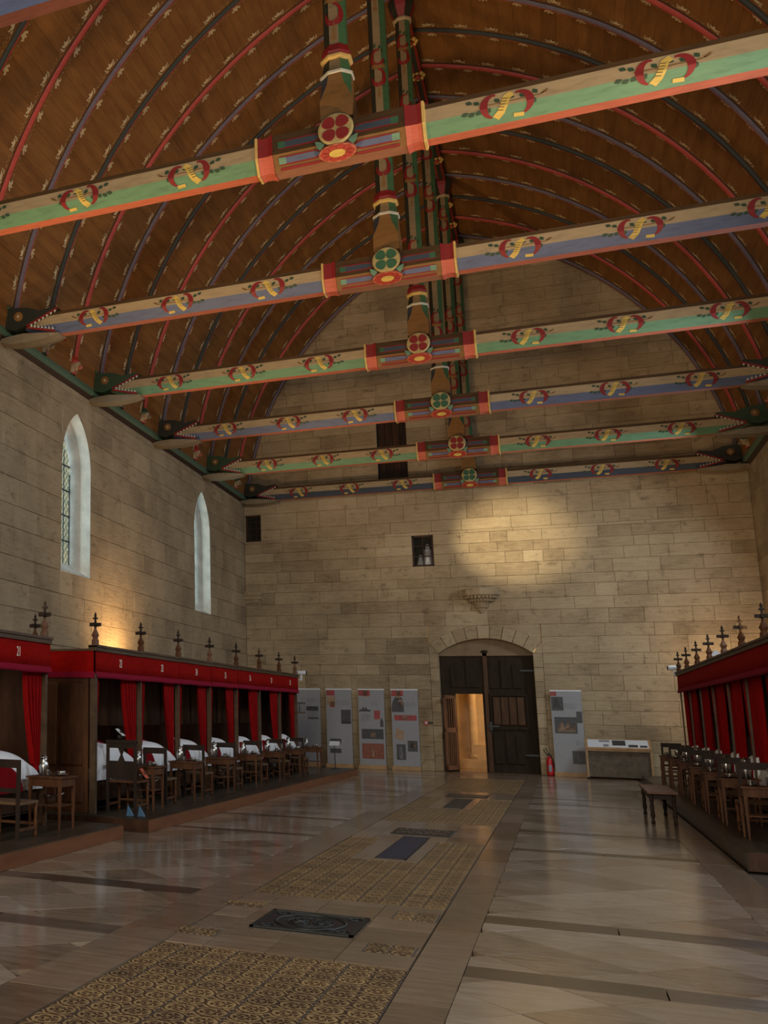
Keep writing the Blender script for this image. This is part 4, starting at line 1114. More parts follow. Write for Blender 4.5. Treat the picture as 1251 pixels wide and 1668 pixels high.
# ================================================================== platforms under the beds
PZ = .17
def platform(name, x0, x1, y0, y1, z, label, face):
    t = thing(name, ((x0 + x1) / 2, (y0 + y1) / 2, 0), label, 'platform'); og = tuple(t.location)
    n = 10 if abs(x1 - x0) > 1 else 1
    for i in range(n):
        a, b = lerp(x0, x1, i / n), lerp(x0, x1, (i + 1) / n)
        piece('board', MB().slabpoly([(a + .003, y0), (b - .003, y0), (b - .003, y1), (a + .003, y1)], .003, .03, lambda u, v, d: (u, v, z - .03 + d), 0, random.random()), 'platform', t, (a, y0, z))
    MB().box(x0 + .02, x1 - .02, y0 + .02, y1 - .02, .002, z - .03).build('core', 'brown', t, og)
    fx = x1 if face > 0 else x0
    MB().box(fx - .012, fx + .012, y0, y1, .002, z - .012).build('riser', 'riser' if face > 0 else 'platform', t, og)
    for y in (y0, y1): MB().box(x0, x1, y - .012, y + .012, .002, z - .012).build('end_board', 'brown', t, og)
    return t
platform('bed_platform', -7.0, -3.08, 4.0, 12.83, PZ, 'low wooden platform carrying the bed at the left edge', 1)
p2 = platform('bed_platform', -7.0, -3.02, 13.62, 29.6, PZ, 'long low wooden platform under the left row of beds', 1)
platform('bed_platform', 3.70, 7.0, 14.0, 31.2, .2, 'dark platform under the right row of beds', -1)

# ================================================================== box beds
WORDS = {21: 'twenty-one'}
def box_bed(s, F, y0, y1, pz, zt, num, label, first, last, wn, wf, seed, dep=1.05):
    """s = side (-1 left wall, +1 right wall); F = |x| of the front; bed opens toward the aisle"""
    r = random.Random(seed)
    X = lambda d: s * (F + d)          # d = depth behind the front plane
    yc = (y0 + y1) / 2
    t = thing('box_bed', (s * (F + dep / 2), yc, pz), label, 'bed', 'canopied beds of the %s row' % ('left' if s < 0 else 'right')); og = tuple(t.location)
    def bx(name, d0, d1, a, b, z0, z1, mat, tint=.5):
        return MB().box(*sorted((X(d0), X(d1))), a, b, z0, z1, 0, tint).build(name, mat, t, og)
    zv = zt - .38; zr = zt + .075
    posts = [y0] + ([y1] if last else [])
    pw_ = .03 if s < 0 else .016
    for yp in posts:
        yp = yp + .05 if yp == y0 else yp - .05
        pd_ = .07 if s < 0 else .03
        q = MB().box(*sorted((X(.0), X(pd_))), yp - pw_, yp + pw_, pz, zv + .08); q.box(*sorted((X(-.01), X(pd_ + .01))), yp - pw_ - .01, yp + pw_ + .01, pz, pz + .12)
        q.build('post', 'rail', t, og)
        bx('rear_post', dep - .07, dep, yp - .035, yp + .035, pz, zt, 'brown')
    # canopy
    bx('canopy_roof', .04, dep, y0, y1, zt - .03, zt, 'brown')
    q = MB().box(*sorted((X(-.05), X(.09))), y0, y1, zt, zr); q.box(*sorted((X(-.07), X(.09))), y0, y1, zr - .02, zr + .012); q.build('canopy_rail', 'rail', t, og)
    bx('back_rail', dep - .08, dep, y0, y1, zt, zr, 'rail')
    # valance cloth and fringe, gently wavy
    def drape(name, z0, z1, d, th, mat, ya, yb, amp):
        n = 14; rows = []
        for (z, bul) in ((z1, 0), (lerp(z0, z1, .5), .6), (z0, 1)):
            rows.append([(X(d - bul * th - amp * math.sin(k * 1.3 + seed)), lerp(ya, yb, k / n), z - (.006 * math.sin(k * .9) if bul == 1 else 0)) for k in range(n + 1)])
        rows.append([(X(d + .012), lerp(ya, yb, k / n), z0) for k in range(n + 1)]); rows.append([(X(d + .012), lerp(ya, yb, k / n), z1) for k in range(n + 1)])
        return MB().loft(rows, 0, close=False).build(name, mat, t, og, True)
    drape('valance', zv + .08, zt, -.025, .006, 'cloth', y0 + .006, y1 - .006, .003)
    drape('fringe', zv, zv + .085, -.032, .022, 'fringe', y0, y1, .003)
    if num:
        cu = bpy.data.curves.new('numeral', 'FONT'); cu.body = str(num); cu.size = .15; cu.align_x = 'CENTER'; cu.extrude = .002; cu.materials.append(M['numeral'])
        tmp = bpy.data.objects.new('numeral', cu); COL.objects.link(tmp); bpy.context.view_layer.update()
        me = bpy.data.meshes.new_from_object(tmp.evaluated_get(bpy.context.evaluated_depsgraph_get())); bpy.data.objects.remove(tmp); me.name = 'numeral'
        o = bpy.data.objects.new('numeral', me); COL.objects.link(o); o.parent = t
        o.location = Vector((X(-.042), yc, zv + .18)) - Vector(og); o.rotation_euler = (PI / 2, 0, PI / 2 if s < 0 else -PI / 2); o.scale = (.75, 1.15, 1)
    # back of vertical boards, partition, bed box
    n = 5
    for i in range(n): bx('back_board', dep - .05, dep - .02, lerp(y0, y1, i / n) + .006, lerp(y0, y1, (i + 1) / n) - .006, pz, zt - .03, 'brown', r.random())
    bx('partition', .1, dep, y0 + .002, y0 + .03, pz, 1.35 if not first else zt - .03, 'brown')
    if last: bx('partition', .1, dep, y1 - .03, y1 - .002, pz, zt - .03, 'brown')
    bx('bed_rail', .09, .13, y0 + .04, y1 - .04, .34, .60, 'brown')
    bx('bed_base', .13, dep - .05, y0 + .03, y1 - .03, .30, .52, 'brown')
    # bedding: head towards the viewer, rounding down to the foot
    def mound(u, lift=0):
        return .60 + lift + .52 * max(0.0, 1 - max(0, (u - .18) / .83) ** 2.3) ** .5 * (1 if u < 1 else 0)
    ya, yb = y0 + .11, y1 - .01 - (.1 if last else 0)
    q = MB(); rows = []; nu = 18
    for k in range(nu + 1):
        u = k / nu; h = mound(u); y = lerp(ya, yb, u); w = .006 * math.sin(k * 2.1 + seed)
        rows.append([(X(.02 + w), y, .60), (X(-.015 + w), y, lerp(.60, h, .45)), (X(.01 - w), y, lerp(.60, h, .8)), (X(.10), y, h - .02), (X(.28), y, h + .005), (X(.50), y, h + .01), (X(dep - .08), y, h - .02)])
    rows.insert(0, [(p[0], ya - .005, .60) for p in rows[0]])
    q.loft(rows, 0, close=False, cap=False); q.build('white_sheet', 'sheet', t, og, True)
    q = MB(); rows = []
    for k in range(nu + 1):
        u = k / nu * 1.0; h = mound(u, .03) + .02; y = lerp(ya, yb + .01, u)
        rows.append([(X(.34), y, h - .035), (X(.36), y, h), (X(.6), y, h + .03), (X(dep - .08), y, h + .02)])
    q.loft(rows, 0, close=False); q.build('red_blanket', 'blanket', t, og, True)
    fw_ = 1.0 if num == 21 else .5
    q = MB(); m_ = 12; ring = [(ya, .60)] + [(ya + fw_ * math.cos(PI / 2 * k / m_), .60 + .40 * math.sin(PI / 2 * k / m_)) for k in range(m_ + 1)]
    v = [(X(-.045), y, z) for y, z in ring] + [(X(.0), y, z) for y, z in ring]; nn = len(ring)
    q.add(v, [tuple(range(nn))] + [(i, (i + 1) % nn, nn + (i + 1) % nn, nn + i) for i in range(nn)])
    if num != 22: q.build('coverlet_flap', 'blanket', t, og)
    # curtains gathered at both posts
    def curtain(yp, dr, wt, wb, zb, ph):
        nu_, nv_ = 36, 12; rows = []
        for j in range(nv_ + 1):
            f = j / nv_; z = lerp(zv + .03, zb, f); w = lerp(wt, wb, f ** 1.5); amp = .022 + .012 * f
            rows.append([(X(.065 + .03 * f + amp * math.sin(ph + k * 2 * PI * 4.5 / nu_ + .4 * f) + .01 * math.sin(k * .7)), yp + dr * (.035 + w * (k / nu_)), z - .05 * f * math.sin(k * .15)) for k in range(nu_ + 1)])
        MB().loft(rows, 0, close=False).build('curtain', 'curtain', t, og, True)
    curtain(y0 + .055, 1, wn[0], wn[1], .80, r.uniform(0, 6))
    curtain(y1 - (.055 if last else 0), -1, wf[0], wf[1], .86 if s < 0 else .72, r.uniform(0, 6))
    # finials
    def finial(x, yp):
        q = MB(); z = zr
        q.lathe((x, yp, z - .06), [(.052, 0), (.052, .14), (.035, .17), (.055, .22), (.018, .30), (.016, .33)], 8, ph=.5)
        f_ = q.build('finial', 'furn_red' if r.random() < .3 else 'furn', t, og)
        c = MB().box(x - .013, x + .013, yp - .013, yp + .013, z + .25, z + .44)
        c.cbox((x, yp, z + .31), (.022, .085, .024)); c.cbox((x, yp, z + .31), (.085, .022, .024)) ; c.cbox((x, yp, z + .40), (.03, .03, .011))
        c.lathe((x, yp, z + .43), [(.016, 0), (.02, .02), (.004, .06)], 6)
        piece('cross', c, 'furn_dark', f_, (x, yp, z + .3))
    finial(X(.02), y0 + .09)
    if last: finial(X(.02), y1 - .09)
    if first: finial(X(dep - .05), y0 + .09)
    if last and num == 21: pass
    # closed wooden end towards the cross aisle, with its own strip of valance
    if first:
        bx('end_panel', .07, dep - .07, y0 - .03, y0 - .005, pz, zv + .05, 'furn')
        for i in range(2):
            a, b = lerp(.12, dep - .1, i / 2) + .03, lerp(.12, dep - .1, (i + 1) / 2) - .03
            for (z0, z1) in ((pz + .12, .72), (.80, zv - .06)):
                poly = [(a, z0), (b, z0), (b, z1), (a, z1)]
                piece('raised_panel', MB().slabpoly(poly, .02, .02, lambda u, v, d: (X(u), y0 - .03 - d, v), 0, r.random()), 'furn', t, (X(a), y0, z0))
        q = MB().box(*sorted((X(-.01), X(dep))), y0 - .055, y0 - .035, zv + .07, zt); q.build('end_valance', 'cloth', t, og)
        q = MB().box(*sorted((X(-.03), X(dep))), y0 - .068, y0 - .035, zv - .005, zv + .08); q.build('end_fringe', 'fringe', t, og)
        bx('end_rail', -.05, dep, y0 - .07, y0 + .02, zt, zt + .03, 'rail')
        MB().box(X(-.0) - .04, X(-.0) + .04, y0 - .04, y0 + .04, pz, zv + .05).build('corner_post', 'rail', t, og)
    return t
LB = ['first of the long left row, beside the cross aisle', 'second of the long left row', 'third of the long left row', 'fourth of the long left row', 'fifth of the long left row', 'sixth of the long left row', 'last of the left row before the banners']
LT = ['the first bed of the long left row', 'the second bed of the long left row', 'the third bed of the long left row', 'the fourth bed of the long left row', 'the fifth bed of the long left row', 'the sixth bed of the long left row', 'the last bed of the left row']
LF = 3.98; LY = [13.98 + 1.867 * k for k in range(8)]
box_bed(-1, LF, 10.60, 12.47, PZ, 2.43, 21, 'red canopied box bed at the left edge, apart from the long row', False, True, (.3, .2), (.50, .16), 1)
for k in range(7):
    where = LB[k]
    box_bed(-1, LF, LY[k], LY[k + 1], PZ, 2.43 + .008 * k, 22 + k, 'red canopied box bed, ' + where, k == 0, k == 6, (.24, .12), (.60, .15), 10 + k)
RF = 4.45; RY = [28.35 - 1.955 * k for k in range(9)]
for k in range(7):
    where = ['farthest of the right row, under the security camera', 'second from the far end of the right row', 'third from the far end of the right row', 'fourth from the far end of the right row', 'fifth from the far end of the right row', 'sixth from the far end of the right row', 'nearest of the right row, cut by the frame'][k]
    box_bed(1, RF, RY[k + 1], RY[k], .2, 2.58, 0, 'red curtained box bed, ' + where, k == 6, k == 0, (.55, .35), (.85, .45), 30 + k, 1.05)

# ================================================================== furniture before the beds
def side_table(x, y, pz, where, shelf=True):
    t = thing('side_table', (x, y, pz), 'small square oak table ' + where, 'table', 'small tables before the beds'); og = (x, y, pz)
    w = .215; H = .62
    MB().box(x - w - .025, x + w + .025, y - w - .025, y + w + .025, pz + H - .022, pz + H).build('table_top', 'furn', t, og)
    for sx in (-1, 1):
        MB().box(*sorted((x + sx * (w - .015), x + sx * w)), y - w + .02, y + w - .02, pz + H - .12, pz + H - .022).build('apron', 'furn', t, og)
        MB().box(x - w + .02, x + w - .02, *sorted((y + sx * (w - .015), y + sx * w)), pz + H - .12, pz + H - .022).build('apron', 'furn', t, og)
        for sy in (-1, 1):
            cx_, cy_ = x + sx * (w - .018), y + sy * (w - .018)
            rings = [[(cx_ + a * h, cy_ + b * h, z) for a, b in ((-1, -1), (1, -1), (1, 1), (-1, 1))] for h, z in ((.010, pz), (.018, pz + .4), (.020, pz + H - .022))]
            MB().loft(rings, 0, cap=True).build('leg', 'furn', t, og)
    if shelf: MB().box(x - w + .02, x + w - .02, y - w + .02, y + w - .02, pz + .27, pz + .285).build('shelf', 'furn', t, og)
    return pz + H
def jug(x, y, z, label, s=1.0):
    t = thing('pewter_jug', (x, y, z), label, 'jug', 'pewter on the bedside tables'); og = (x, y, z)
    MB().lathe((x, y, z), [(.038 * s, 0), (.042 * s, .01), (.045 * s, .05 * s), (.055 * s, .09 * s), (.045 * s, .13 * s), (.030 * s, .16 * s), (.038 * s, .19 * s)], 12).build('body', 'pewter', t, og, True)
    MB().lathe((x, y, z + .19 * s), [(.04 * s, 0), (.036 * s, .012), (.012, .03 * s), (.012, .04 * s)], 12).build('lid', 'pewter', t, og, True)
    MB().tube([(x, y + .04 * s, z + .17 * s), (x, y + .085 * s, z + .15 * s), (x, y + .085 * s, z + .09 * s), (x, y + .05 * s, z + .06 * s)], .007 * s, 6).build('handle', 'pewter', t, og, True)
def dish(x, y, z, label, s=1.0):
    t = thing('pewter_dish', (x, y, z), label, 'dish', 'pewter on the bedside tables'); og = (x, y, z)
    MB().lathe((x, y, z), [(.05 * s, 0), (.06 * s, .012), (.10 * s, .022), (.102 * s, .027), (.06 * s, .020), (.02, .016)], 14).build('plate', 'pewter', t, og, True)
    MB().lathe((x + .01, y, z + .014), [(.025 * s, 0), (.05 * s, .02 * s), (.055 * s, .045 * s), (.05 * s, .045 * s), (.02 * s, .02)], 12).build('bowl', 'pewter', t, og, True)
def cup(x, y, z, label):
    t = thing('pewter_cup', (x, y, z), label, 'cup', 'pewter on the bedside tables'); og = (x, y, z)
    MB().lathe((x, y, z), [(.024, 0), (.026, .02), (.030, .07), (.032, .075), (.028, .07), (.022, .02)], 10).build('bowl', 'pewter', t, og, True)
    MB().tube([(x + .03, y, z + .06), (x + .05, y, z + .05), (x + .05, y, z + .03), (x + .028, y, z + .018)], .004, 5).build('handle', 'pewter', t, og, True)
def basin(x, y, z, label):
    t = thing('pewter_basin', (x, y, z), label, 'basin', 'pewter on the bedside tables'); og = (x, y, z)
    MB().lathe((x, y, z), [(.05, 0), (.07, .06), (.085, .10), (.10, .105), (.08, .10), (.045, .01)], 14).build('bowl', 'pewter', t, og, True)
    MB().tube([(x + .085, y, z + .09), (x + .15, y, z + .11), (x + .19, y, z + .14)], .008, 6).build('handle', 'pewter', t, og, True)
def chair(x, y, pz, label, dr=1, w=.19, bh=.86, big=False, seat_mat='rush'):
    """back at y, seat reaching dr*.42 from it"""
    t = thing('wooden_chair', (x, y, pz), label, 'chair', 'chairs before the beds'); og = (x, y, pz)
    d = .42 if not big else .46; sz = .40 if not big else .44
    for sx in (-1, 1):
        MB().box(x + sx * w - .02, x + sx * w + .02, y - .018, y + .018, pz, pz + bh).build('back_post', 'furn_dark', t, og)
        fx, fy = x + sx * (w + .01), y + dr * d
        MB().lathe((fx, fy, pz), [(.022, 0), (.024, .04), (.016, .07), (.024, .11), (.022, .18), (.015, .21), (.022, .26), (.022, sz - .03)], 8).build('front_leg', 'furn', t, og, True)
        MB().box(fx - .012, fx + .012, *sorted((y, fy)), pz + .09, pz + .12).build('stretcher', 'furn', t, og)
    MB().box(x - w, x + w, y + dr * d - .012, y + dr * d + .012, pz + .13, pz + .16).build('stretcher', 'furn', t, og)
    MB().box(x - w - .03, x + w + .03, *sorted((y - .0, y + dr * (d + .03))), pz + sz - .03, pz + sz).build('seat', seat_mat, t, og)
    MB().box(x - w, x + w, y - .014, y + .014, pz + bh - .09, pz + bh).build('top_rail', 'furn_dark', t, og)
    if not big:
        MB().box(x - w, x + w, y - .012, y + .012, pz + bh - .36, pz + bh - .31).build('lower_rail', 'furn_dark', t, og)
    else:
        MB().box(x - w, x + w, y - .012, y + .012, pz + .46, pz + bh - .27).build('back_panel', 'furn_dark', t, og)
        cz = pz + bh - .18
        q = MB()
        for a, b, z0, z1 in ((.05, .012, cz - .09, cz), (.012, .05, cz, cz + .09)):
            q.loft([[(x - a, y - .01, z0), (x + a, y - .01, z0), (x + a, y + .01, z0), (x - a, y + .01, z0)], [(x - b, y - .01, z1), (x + b, y - .01, z1), (x + b, y + .01, z1), (x - b, y + .01, z1)]], 0, cap=True)
        q.build('waisted_splat', 'furn_dark', t, og)
        MB().box(x - w - .02, x + w + .02, y - .03, y + .03, pz + bh - .02, pz + bh + .025).build('crest', 'furn_dark', t, og)
        for sx in (-1, 1): MB().box(x + sx * w - .025, x + sx * w + .025, *sorted((y, y + dr * d)), pz + .64, pz + .67).build('arm', 'furn_dark', t, og)
def lay_table(x, y, z, where, v, sx=1):
    jug(x - .10 * sx, y - .03, z, 'pewter jug on the table ' + where, 1.0 + .12 * (v % 3))
    dish(x + .09 * sx, y + .05, z, 'pewter plate and bowl on the table ' + where)
    if v % 2 == 0: cup(x + .12 * sx, y - .12, z, 'small pewter cup on the table ' + where)
    else: cup(x - .0 * sx, y - .13, z, 'small pewter cup on the table ' + where)
# bed 21
z = side_table(-3.65, 11.93, PZ, 'before the bed at the left edge')
lay_table(-3.65, 11.93, z, 'before the bed at the left edge', 1)
basin(-3.68, 11.93, PZ + .285, 'pewter basin with a handle on the lower shelf of the table at the left edge')
chair(-3.66, 10.42 + .2, PZ, 'turned wooden chair cut by the left edge of the picture', 1, .22)
# long left row
chair(-3.68, 14.30, PZ, 'dark armchair with panelled back and waisted splat beside the cross aisle', 1, .21, .98, True, 'furn')
for k in range(7):
    y = 15.05 + 1.935 * k; n = 22 + k
    z = side_table(-3.60, y, PZ, 'before ' + LT[k], k % 3 != 1)
    lay_table(-3.60, y, z, 'before ' + LT[k], k)
    if k < 6: chair(-3.71, 15.78 + 1.94 * k, PZ, 'open-backed wooden chair with rush seat before ' + LT[k + 1], 1, .17, .86)
for k in (0, 2, 4): basin(-3.6, 15.05 + 1.935 * k, PZ + .285, 'pewter basin under the table before ' + LT[k])
# right row
ords = ['farthest right bed', 'second-farthest right bed', 'third-farthest right bed', 'fourth-farthest right bed', 'fifth-farthest right bed', 'sixth-farthest right bed', 'nearest right bed']
for k in range(7):
    y = 27.3 - 1.955 * k
    z = side_table(4.10, y, .2, 'before the ' + ords[k], k % 2 == 0)
    lay_table(4.10, y, z, 'before the ' + ords[k], k, -1)
    chair(4.14, y + .55, .2, 'dark open-backed chair before the ' + ords[k], 1 if k else 1, .18, .88)
# cards and signs by the armchair
cd_ = thing('reserved_card', (-3.36, 14.62, .62), 'orange card propped on the armchair seat beside the cross aisle', 'card'); og = (-3.36, 14.62, .62)
R3 = Matrix.Rotation(math.radians(-35), 3, 'Y')
MB().cbox((-3.47, 14.66, .70), (.004, .06, .085), Matrix.Rotation(math.radians(-38), 3, 'Y')).build('card', 'card_orange', cd_, og)
MB().cbox((-3.464, 14.66, .703), (.003, .025, .028), Matrix.Rotation(math.radians(-38), 3, 'Y')).build('printed_mark', 'ink', cd_, og)
cs = thing('number_card', (-3.85, 14.34, 1.18), 'small pale printed card standing on top of the armchair back', 'card'); og = (-3.85, 14.34, 1.16)
MB().cbox((-3.72, 14.36, 1.26), (.004, .05, .075), Matrix.Rotation(math.radians(-50), 3, 'Y')).build('card', 'plastic_white', cs, og)
MB().cbox((-3.714, 14.36, 1.265), (.003, .035, .02), Matrix.Rotation(math.radians(-50), 3, 'Y')).build('printed_mark', 'print_dark', cs, og)
MB().box(-3.74, -3.70, 14.30, 14.36, 1.178, 1.22).build('clip', 'plastic_black', cs, og)
for i, (x, y, lb) in enumerate(((-3.38, 13.86, 'small pointed blue floor marker, left of the pair by the armchair'), (-3.22, 13.88, 'small pointed blue floor marker, right of the pair by the armchair'))):
    t = thing('floor_marker', (x, y, PZ), lb, 'marker', 'blue floor markers'); og = (x, y, PZ)
    MB().add([(x - .04, y - .04, PZ), (x + .05, y - .04, PZ), (x + .05, y + .04, PZ), (x - .04, y + .04, PZ), (x - .03, y, PZ + .155)], [(3, 2, 1, 0), (0, 1, 4), (1, 2, 4), (2, 3, 4), (3, 0, 4)]).build('cone', 'cone_blue', t, og)
    MB().box(x - .05, x + .06, y - .05, y + .05, PZ - .0, PZ + .008).build('foot', 'plastic_black', t, og)

# small reading stand at the end of the left platform
st = thing('caption_stand', (-3.45, 28.9, PZ), 'thin metal caption stand at the far end of the left platform', 'stand'); og = (-3.45, 28.9, PZ)
MB().lathe((-3.45, 28.9, PZ), [(.12, 0), (.12, .01), (.012, .02), (.01, .62)], 10).build('pole', 'iron', st, og)
MB().cbox((-3.45, 28.9, PZ + .66), (.13, .09, .008), Matrix.Rotation(math.radians(35), 3, 'X')).build('caption_plate', 'plastic_white', st, og)

# ================================================================== banners, case and small fittings by the far wall
def banner(x, yb, label, prints, w=.76, h=2.36, wood=True):
    t = thing('exhibition_banner', (x, yb, 0), label, 'banner', 'exhibition banners along the far wall'); og = (x, yb, 0)
    MB().box(x - w / 2 - .02, x + w / 2 + .02, yb - .12, yb + .1, .004, .12).build('base', 'pine' if wood else 'grey', t, og)
    lean = .12
    def f(u, v, d=0): return (x + (u - .5) * w, yb + lean * (v) - .002 - d, .12 + v * (h - .12))
    MB().add([f(0, 0), f(1, 0), f(1, 1), f(0, 1), f(0, 0, -.004), f(1, 0, -.004), f(1, 1, -.004), f(0, 1, -.004)], [(0, 1, 2, 3), (7, 6, 5, 4), (0, 3, 7, 4), (1, 5, 6, 2)]).build('sheet', 'banner', t, og)
    MB().box(x - w / 2 - .01, x + w / 2 + .01, yb + lean - .02, yb + lean + .015, h - .03, h + .01).build('top_bar', 'print_tan' if False else 'plastic_white', t, og)
    MB().box(x - .015, x + .015, yb + lean + .03, yb + lean + .05, .004, h - .02).build('support_pole', 'iron', t, og)
    for (m_, shp) in prints:
        if isinstance(shp, tuple) and len(shp) == 4: shp = [(shp[0], shp[1]), (shp[2], shp[1]), (shp[2], shp[3]), (shp[0], shp[3])]
        n = len(shp)
        q = MB().add([f(u, v, .004) for u, v in shp], [tuple(range(n))])
        q.build('print', m_, t, og)
def ell(cx, cy, rx, ry, n=14): return [(cx + rx * math.cos(2 * PI * k / n), cy + ry * math.sin(2 * PI * k / n)) for k in range(n)]
def lines(x0, x1, y, n, dy=.018): return [('print_text', (x0, y - dy * i, x1 - .05 * (i % 2), y - dy * i + .006)) for i in range(n)]
by = YF - .28
banner(-5.06, by, 'leftmost exhibition banner, half hidden by the bed row, grey with two small views', [('print_grey', (.06, .66, .40, .82)), ('print_tan', (.06, .66, .40, .68)), ('print_dark', (.14, .68, .18, .78)), ('print_dark', (.05, .79, .40, .81)), ('print_dark', (.44, .70, .92, .76)), ('print_grey', (.48, .58, .90, .70)), ('print_dark', (.50, .59, .92, .61))] + lines(.45, .95, .86, 3))
banner(-4.12, by, 'exhibition banner with a red corner and two dark bars low down', [('print_red', (.02, .91, .34, .98)), ('print_tan', (.04, .77, .36, .90)), ('print_red', (.16, .75, .34, .83)), ('print_dark', (.58, .53, .96, .72)), ('print_grey', (.62, .54, .96, .58)), ('print_dark', (.12, .27, .56, .33)), ('print_dark', (.12, .14, .56, .20))] + lines(.40, .94, .84, 4))
banner(-3.16, by, 'exhibition banner with green bar photograph and red-brown picture below', [('print_red', (.02, .91, .46, .985)), ('print_tan', (.20, .89, .36, .985)), ('banner', (.03, .75, .44, .9)), ('print_dark', [(.03, .70), (.47, .70), (.47, .72), (.34, .73), (.29, .77), (.25, .73), (.18, .77), (.13, .73), (.03, .72)]), ('print_red', (.60, .60, .82, .715)), ('print_dark', [(.82, .50), (.94, .50), (.94, .57), (.88, .62), (.82, .58)]), ('print_grey', (.10, .57, .44, .67)), ('print_dark', (.10, .34, .93, .47)), ('print_tan', (.45, .36, .62, .42)), ('print_brown', (.10, .08, .93, .28)), ('print_tan', (.48, .11, .55, .23))] + lines(.52, .78, .83, 4))
banner(-2.20, by, 'exhibition banner with a black-hooded head in profile beside the door', [('print_red', (.02, .91, .46, .985)), ('print_tan', (.20, .89, .36, .985)), ('print_dark', [(.02, .70), (.47, .70), (.47, .82), (.42, .88), (.30, .915), (.16, .90), (.06, .84), (.02, .78)]), ('skin', ell(.36, .81, .11, .055)), ('print_red', (.10, .59, .93, .66)), ('print_tan', (.30, .60, .33, .655)), ('print_tan', (.42, .605, .62, .65)), ('print_tan', [(.10, .36), (.40, .33), (.46, .45), (.15, .49)]), ('print_dark', (.14, .08, .48, .28)), ('print_grey', ell(.30, .17, .09, .08)), ('print_dark', (.56, .19, .92, .33)), ('print_tan', ell(.74, .27, .10, .045))] + lines(.52, .92, .82, 4))
banner(2.12, by + .02, 'single pale exhibition banner with statue photographs right of the door', [('print_red', (.0, .93, .20, 1.0)), ('print_dark', (.02, .75, .40, .92)), ('banner', [(.06, .78), (.34, .78), (.26, .88), (.20, .915), (.12, .88)]), ('print_dark', (.80, .60, .98, .74)), ('print_dark', (.08, .47, .80, .67)), ('print_tan', [(.14, .49), (.74, .49), (.72, .60), (.62, .55), (.52, .62), (.40, .53), (.32, .62), (.22, .57)]), ('print_grey', ell(.78, .36, .08, .04)), ('print_dark', (.58, .10, .98, .26)), ('print_grey', ell(.8, .18, .08, .05))] + lines(.40, .85, .83, 4), .78, 2.36)
# sloping display case
dc = thing('display_case', (3.28, 32.75, 0), 'sloping wooden display desk with printed panels right of the banners', 'display case'); og = (3.28, 32.75, 0)
x0, x1, ya, yb = 2.5, 4.06, 32.55, 33.1
for x in (x0, x1 - .05):
    MB().prism([(ya, .02), (ya + .06, .02), (yb, .02), (yb, 1.02), (ya, .80)], lambda u, v, d: (d, u, v), x, x + .05).build('side_panel', 'pine', dc, og)
MB().box(x0 + .05, x1 - .05, ya + .08, ya + .1, .06, .78).build('front_panel', 'pine_dark', dc, og)
MB().box(x0 + .05, x1 - .05, ya, ya + .03, .74, .81).build('front_rail', 'pine', dc, og)
top = MB(); sl_ = lambda u, v, d: (lerp(x0, x1, u), lerp(ya - .03, yb, v), lerp(.80, 1.03, v) + d)
def slant(u0, u1, v0, v1, d0, d1): 
    return MB().add([sl_(u, v, d) for d in (d0, d1) for v in (v0, v1) for u in (u0, u1)], [(0, 2, 3, 1), (4, 5, 7, 6), (0, 1, 5, 4), (2, 6, 7, 3), (0, 4, 6, 2), (1, 3, 7, 5)])
slant(0, 1, 0, 1, 0, .02).build('desk_top', 'pine', dc, og)
slant(.04, .96, .1, .92, .02, .024).build('printed_panel', 'plastic_white', dc, og)
for (u0, u1, v0, v1, m_) in ((.22, .38, .65, .85, 'print_grey'), (.42, .62, .3, .85, 'print_dark'), (.28, .36, .15, .4, 'print_grey'), (.66, .80, .15, .4, 'print_dark'), (.83, .94, .15, .35, 'print_dark')): slant(u0, u1, v0, v1, .024, .027).build('print', m_, dc, og)
MB().ball((x0 + .03, ya, .03), .03, 8, 5).build('foot', 'iron', dc, og)
# fire extinguisher
fx, fy = 1.60, YF - .2
fe = thing('fire_extinguisher', (fx, fy, 0), 'red fire extinguisher on the floor beside the door', 'extinguisher'); og = (fx, fy, 0)
MB().lathe((fx, fy, .01), [(.085, 0), (.09, .03), (.09, .40), (.07, .47), (.03, .50), (.03, .53)], 14).build('cylinder', 'plastic_red', fe, og, True)
MB().box(fx - .04, fx + .05, fy - .02, fy + .02, .53, .57).box(fx - .08, fx + .03, fy - .012, fy + .012, .58, .60).build('valve', 'plastic_black', fe, og)
MB().tube([(fx - .03, fy, .55), (fx - .12, fy, .66), (fx - .14, fy, .72), (fx - .08, fy, .74), (fx - .02, fy - .02, .62), (fx + .06, fy - .06, .5), (fx + .09, fy - .05, .25)], .013, 6).build('hose', 'plastic_black', fe, og, True)
MB().add([(fx + .092 * math.sin(a), fy - .092 * math.cos(a), z) for z in (.12, .30) for a in [-.5, -.25, 0, .25, .5]], [(i, i + 1, 6 + i, 5 + i) for i in range(4)]).build('paper_tag', 'banner', fe, og)
# fire call point on the wall
ca = thing('alarm_call_point', (-1.62, YF, 1.38), 'small red fire alarm box on the wall left of the door', 'alarm'); og = (-1.62, YF, 1.38)
MB().box(-1.69, -1.57, YF - .05, YF + .0, 1.32, 1.45).build('housing', 'plastic_red', ca, og)
MB().box(-1.66, -1.60, YF - .055, YF - .05, 1.36, 1.42).build('glass_plate', 'plastic_white', ca, og)
MB().box(-1.57, -1.44, YF - .04, YF, 1.36, 1.41).build('sounder', 'plastic_black', ca, og)

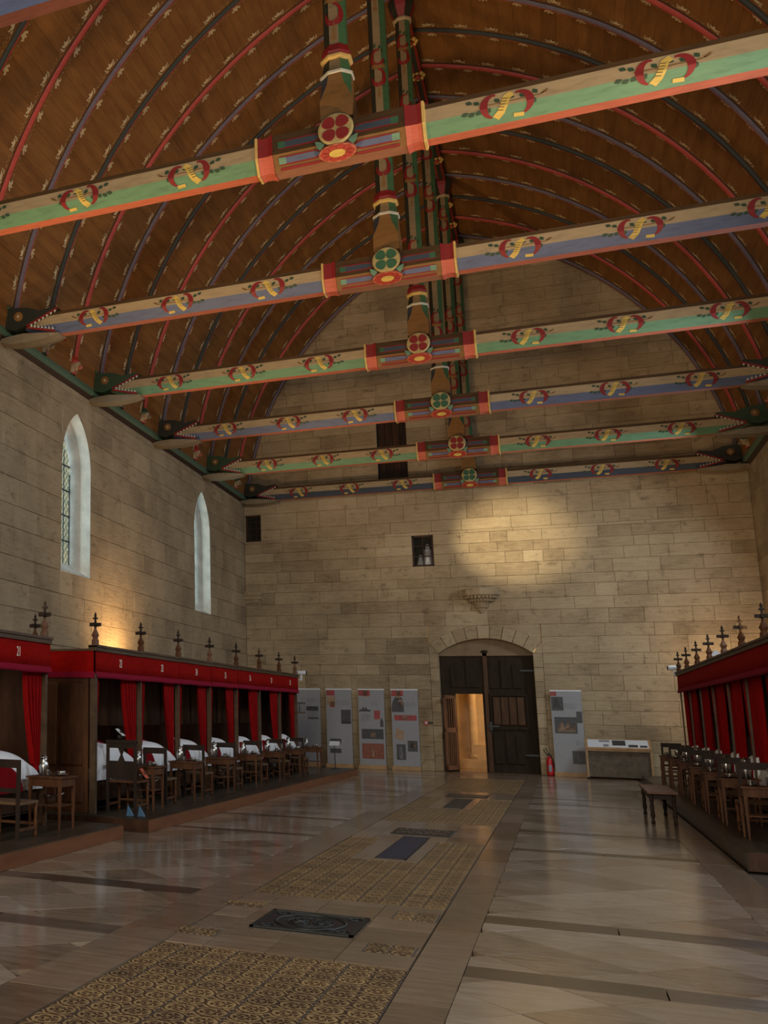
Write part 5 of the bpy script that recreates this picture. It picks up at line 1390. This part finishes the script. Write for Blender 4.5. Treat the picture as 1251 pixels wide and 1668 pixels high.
# bench
bn = thing('wooden_bench', (3.31, 20.35, 0), 'low wooden bench with turned legs standing alone on the right', 'bench'); og = (3.31, 20.35, 0)
bx0, bx1, byy0, byy1 = 3.13, 3.50, 19.35, 21.35
MB().box(bx0 - .02, bx1 + .02, byy0 - .03, byy1 + .03, .455, .49).build('bench_top', 'furn_red', bn, og)
for x in (bx0 + .03, bx1 - .03): MB().box(x - .012, x + .012, byy0 + .05, byy1 - .05, .37, .455).build('apron', 'furn_dark', bn, og)
for y in (byy0 + .08, byy1 - .08):
    MB().box(bx0 + .04, bx1 - .04, y - .012, y + .012, .37, .455).build('apron', 'furn_dark', bn, og)
    for x in (bx0 + .035, bx1 - .035): MB().lathe((x, y, 0), [(.026, 0), (.03, .03), (.018, .06), (.034, .12), (.024, .2), (.03, .27), (.018, .31), (.032, .34), (.032, .455)], 10).build('leg', 'furn_dark', bn, og, True)

# security cameras and floodlight fixtures
def cctv(x, y, z, label, dx):
    t = thing('security_camera', (x, y, z), label, 'camera'); og = (x, y, z)
    MB().box(x - .02, x + .02, y - .02, y + .02, z - .12, z + .04).box(x - .02, x + .02, *sorted((y, y - .19)), z - .14, z - .10).build('bracket', 'plastic_white', t, og)
    MB().lathe((x, y, z + .06), [(.05, -.12), (.055, -.10), (.055, .1), (.03, .13)], 12, 0, 'x').build('housing', 'plastic_white', t, og, True)
    MB().lathe((x, y, z + .06), [(.045, dx * .121), (.045, dx * .14)], 12, 0, 'x').build('lens', 'plastic_black', t, og)
cctv(-3.90, 27.235, 2.56, 'white security camera on the end of the left bed canopy', 1)
cctv(4.40, 28.55, 2.72, 'white security camera on the far end of the right canopy', -1)
fl_ = thing('floodlight', (4.95, 25.6, 2.70), 'white floodlight lying on top of the right bed canopy', 'lamp'); og = (4.95, 25.6, 2.70)
MB().box(4.7, 5.45, 25.4, 25.8, 2.655, 2.70).build('board', 'brown', fl_, og)
MB().cbox((4.95, 25.6, 2.86), (.14, .10, .10), Matrix.Rotation(.6, 3, 'Y')).build('housing', 'plastic_white', fl_, og)
MB().box(4.90, 5.0, 25.55, 25.65, 2.70, 2.80).build('foot', 'plastic_black', fl_, og)
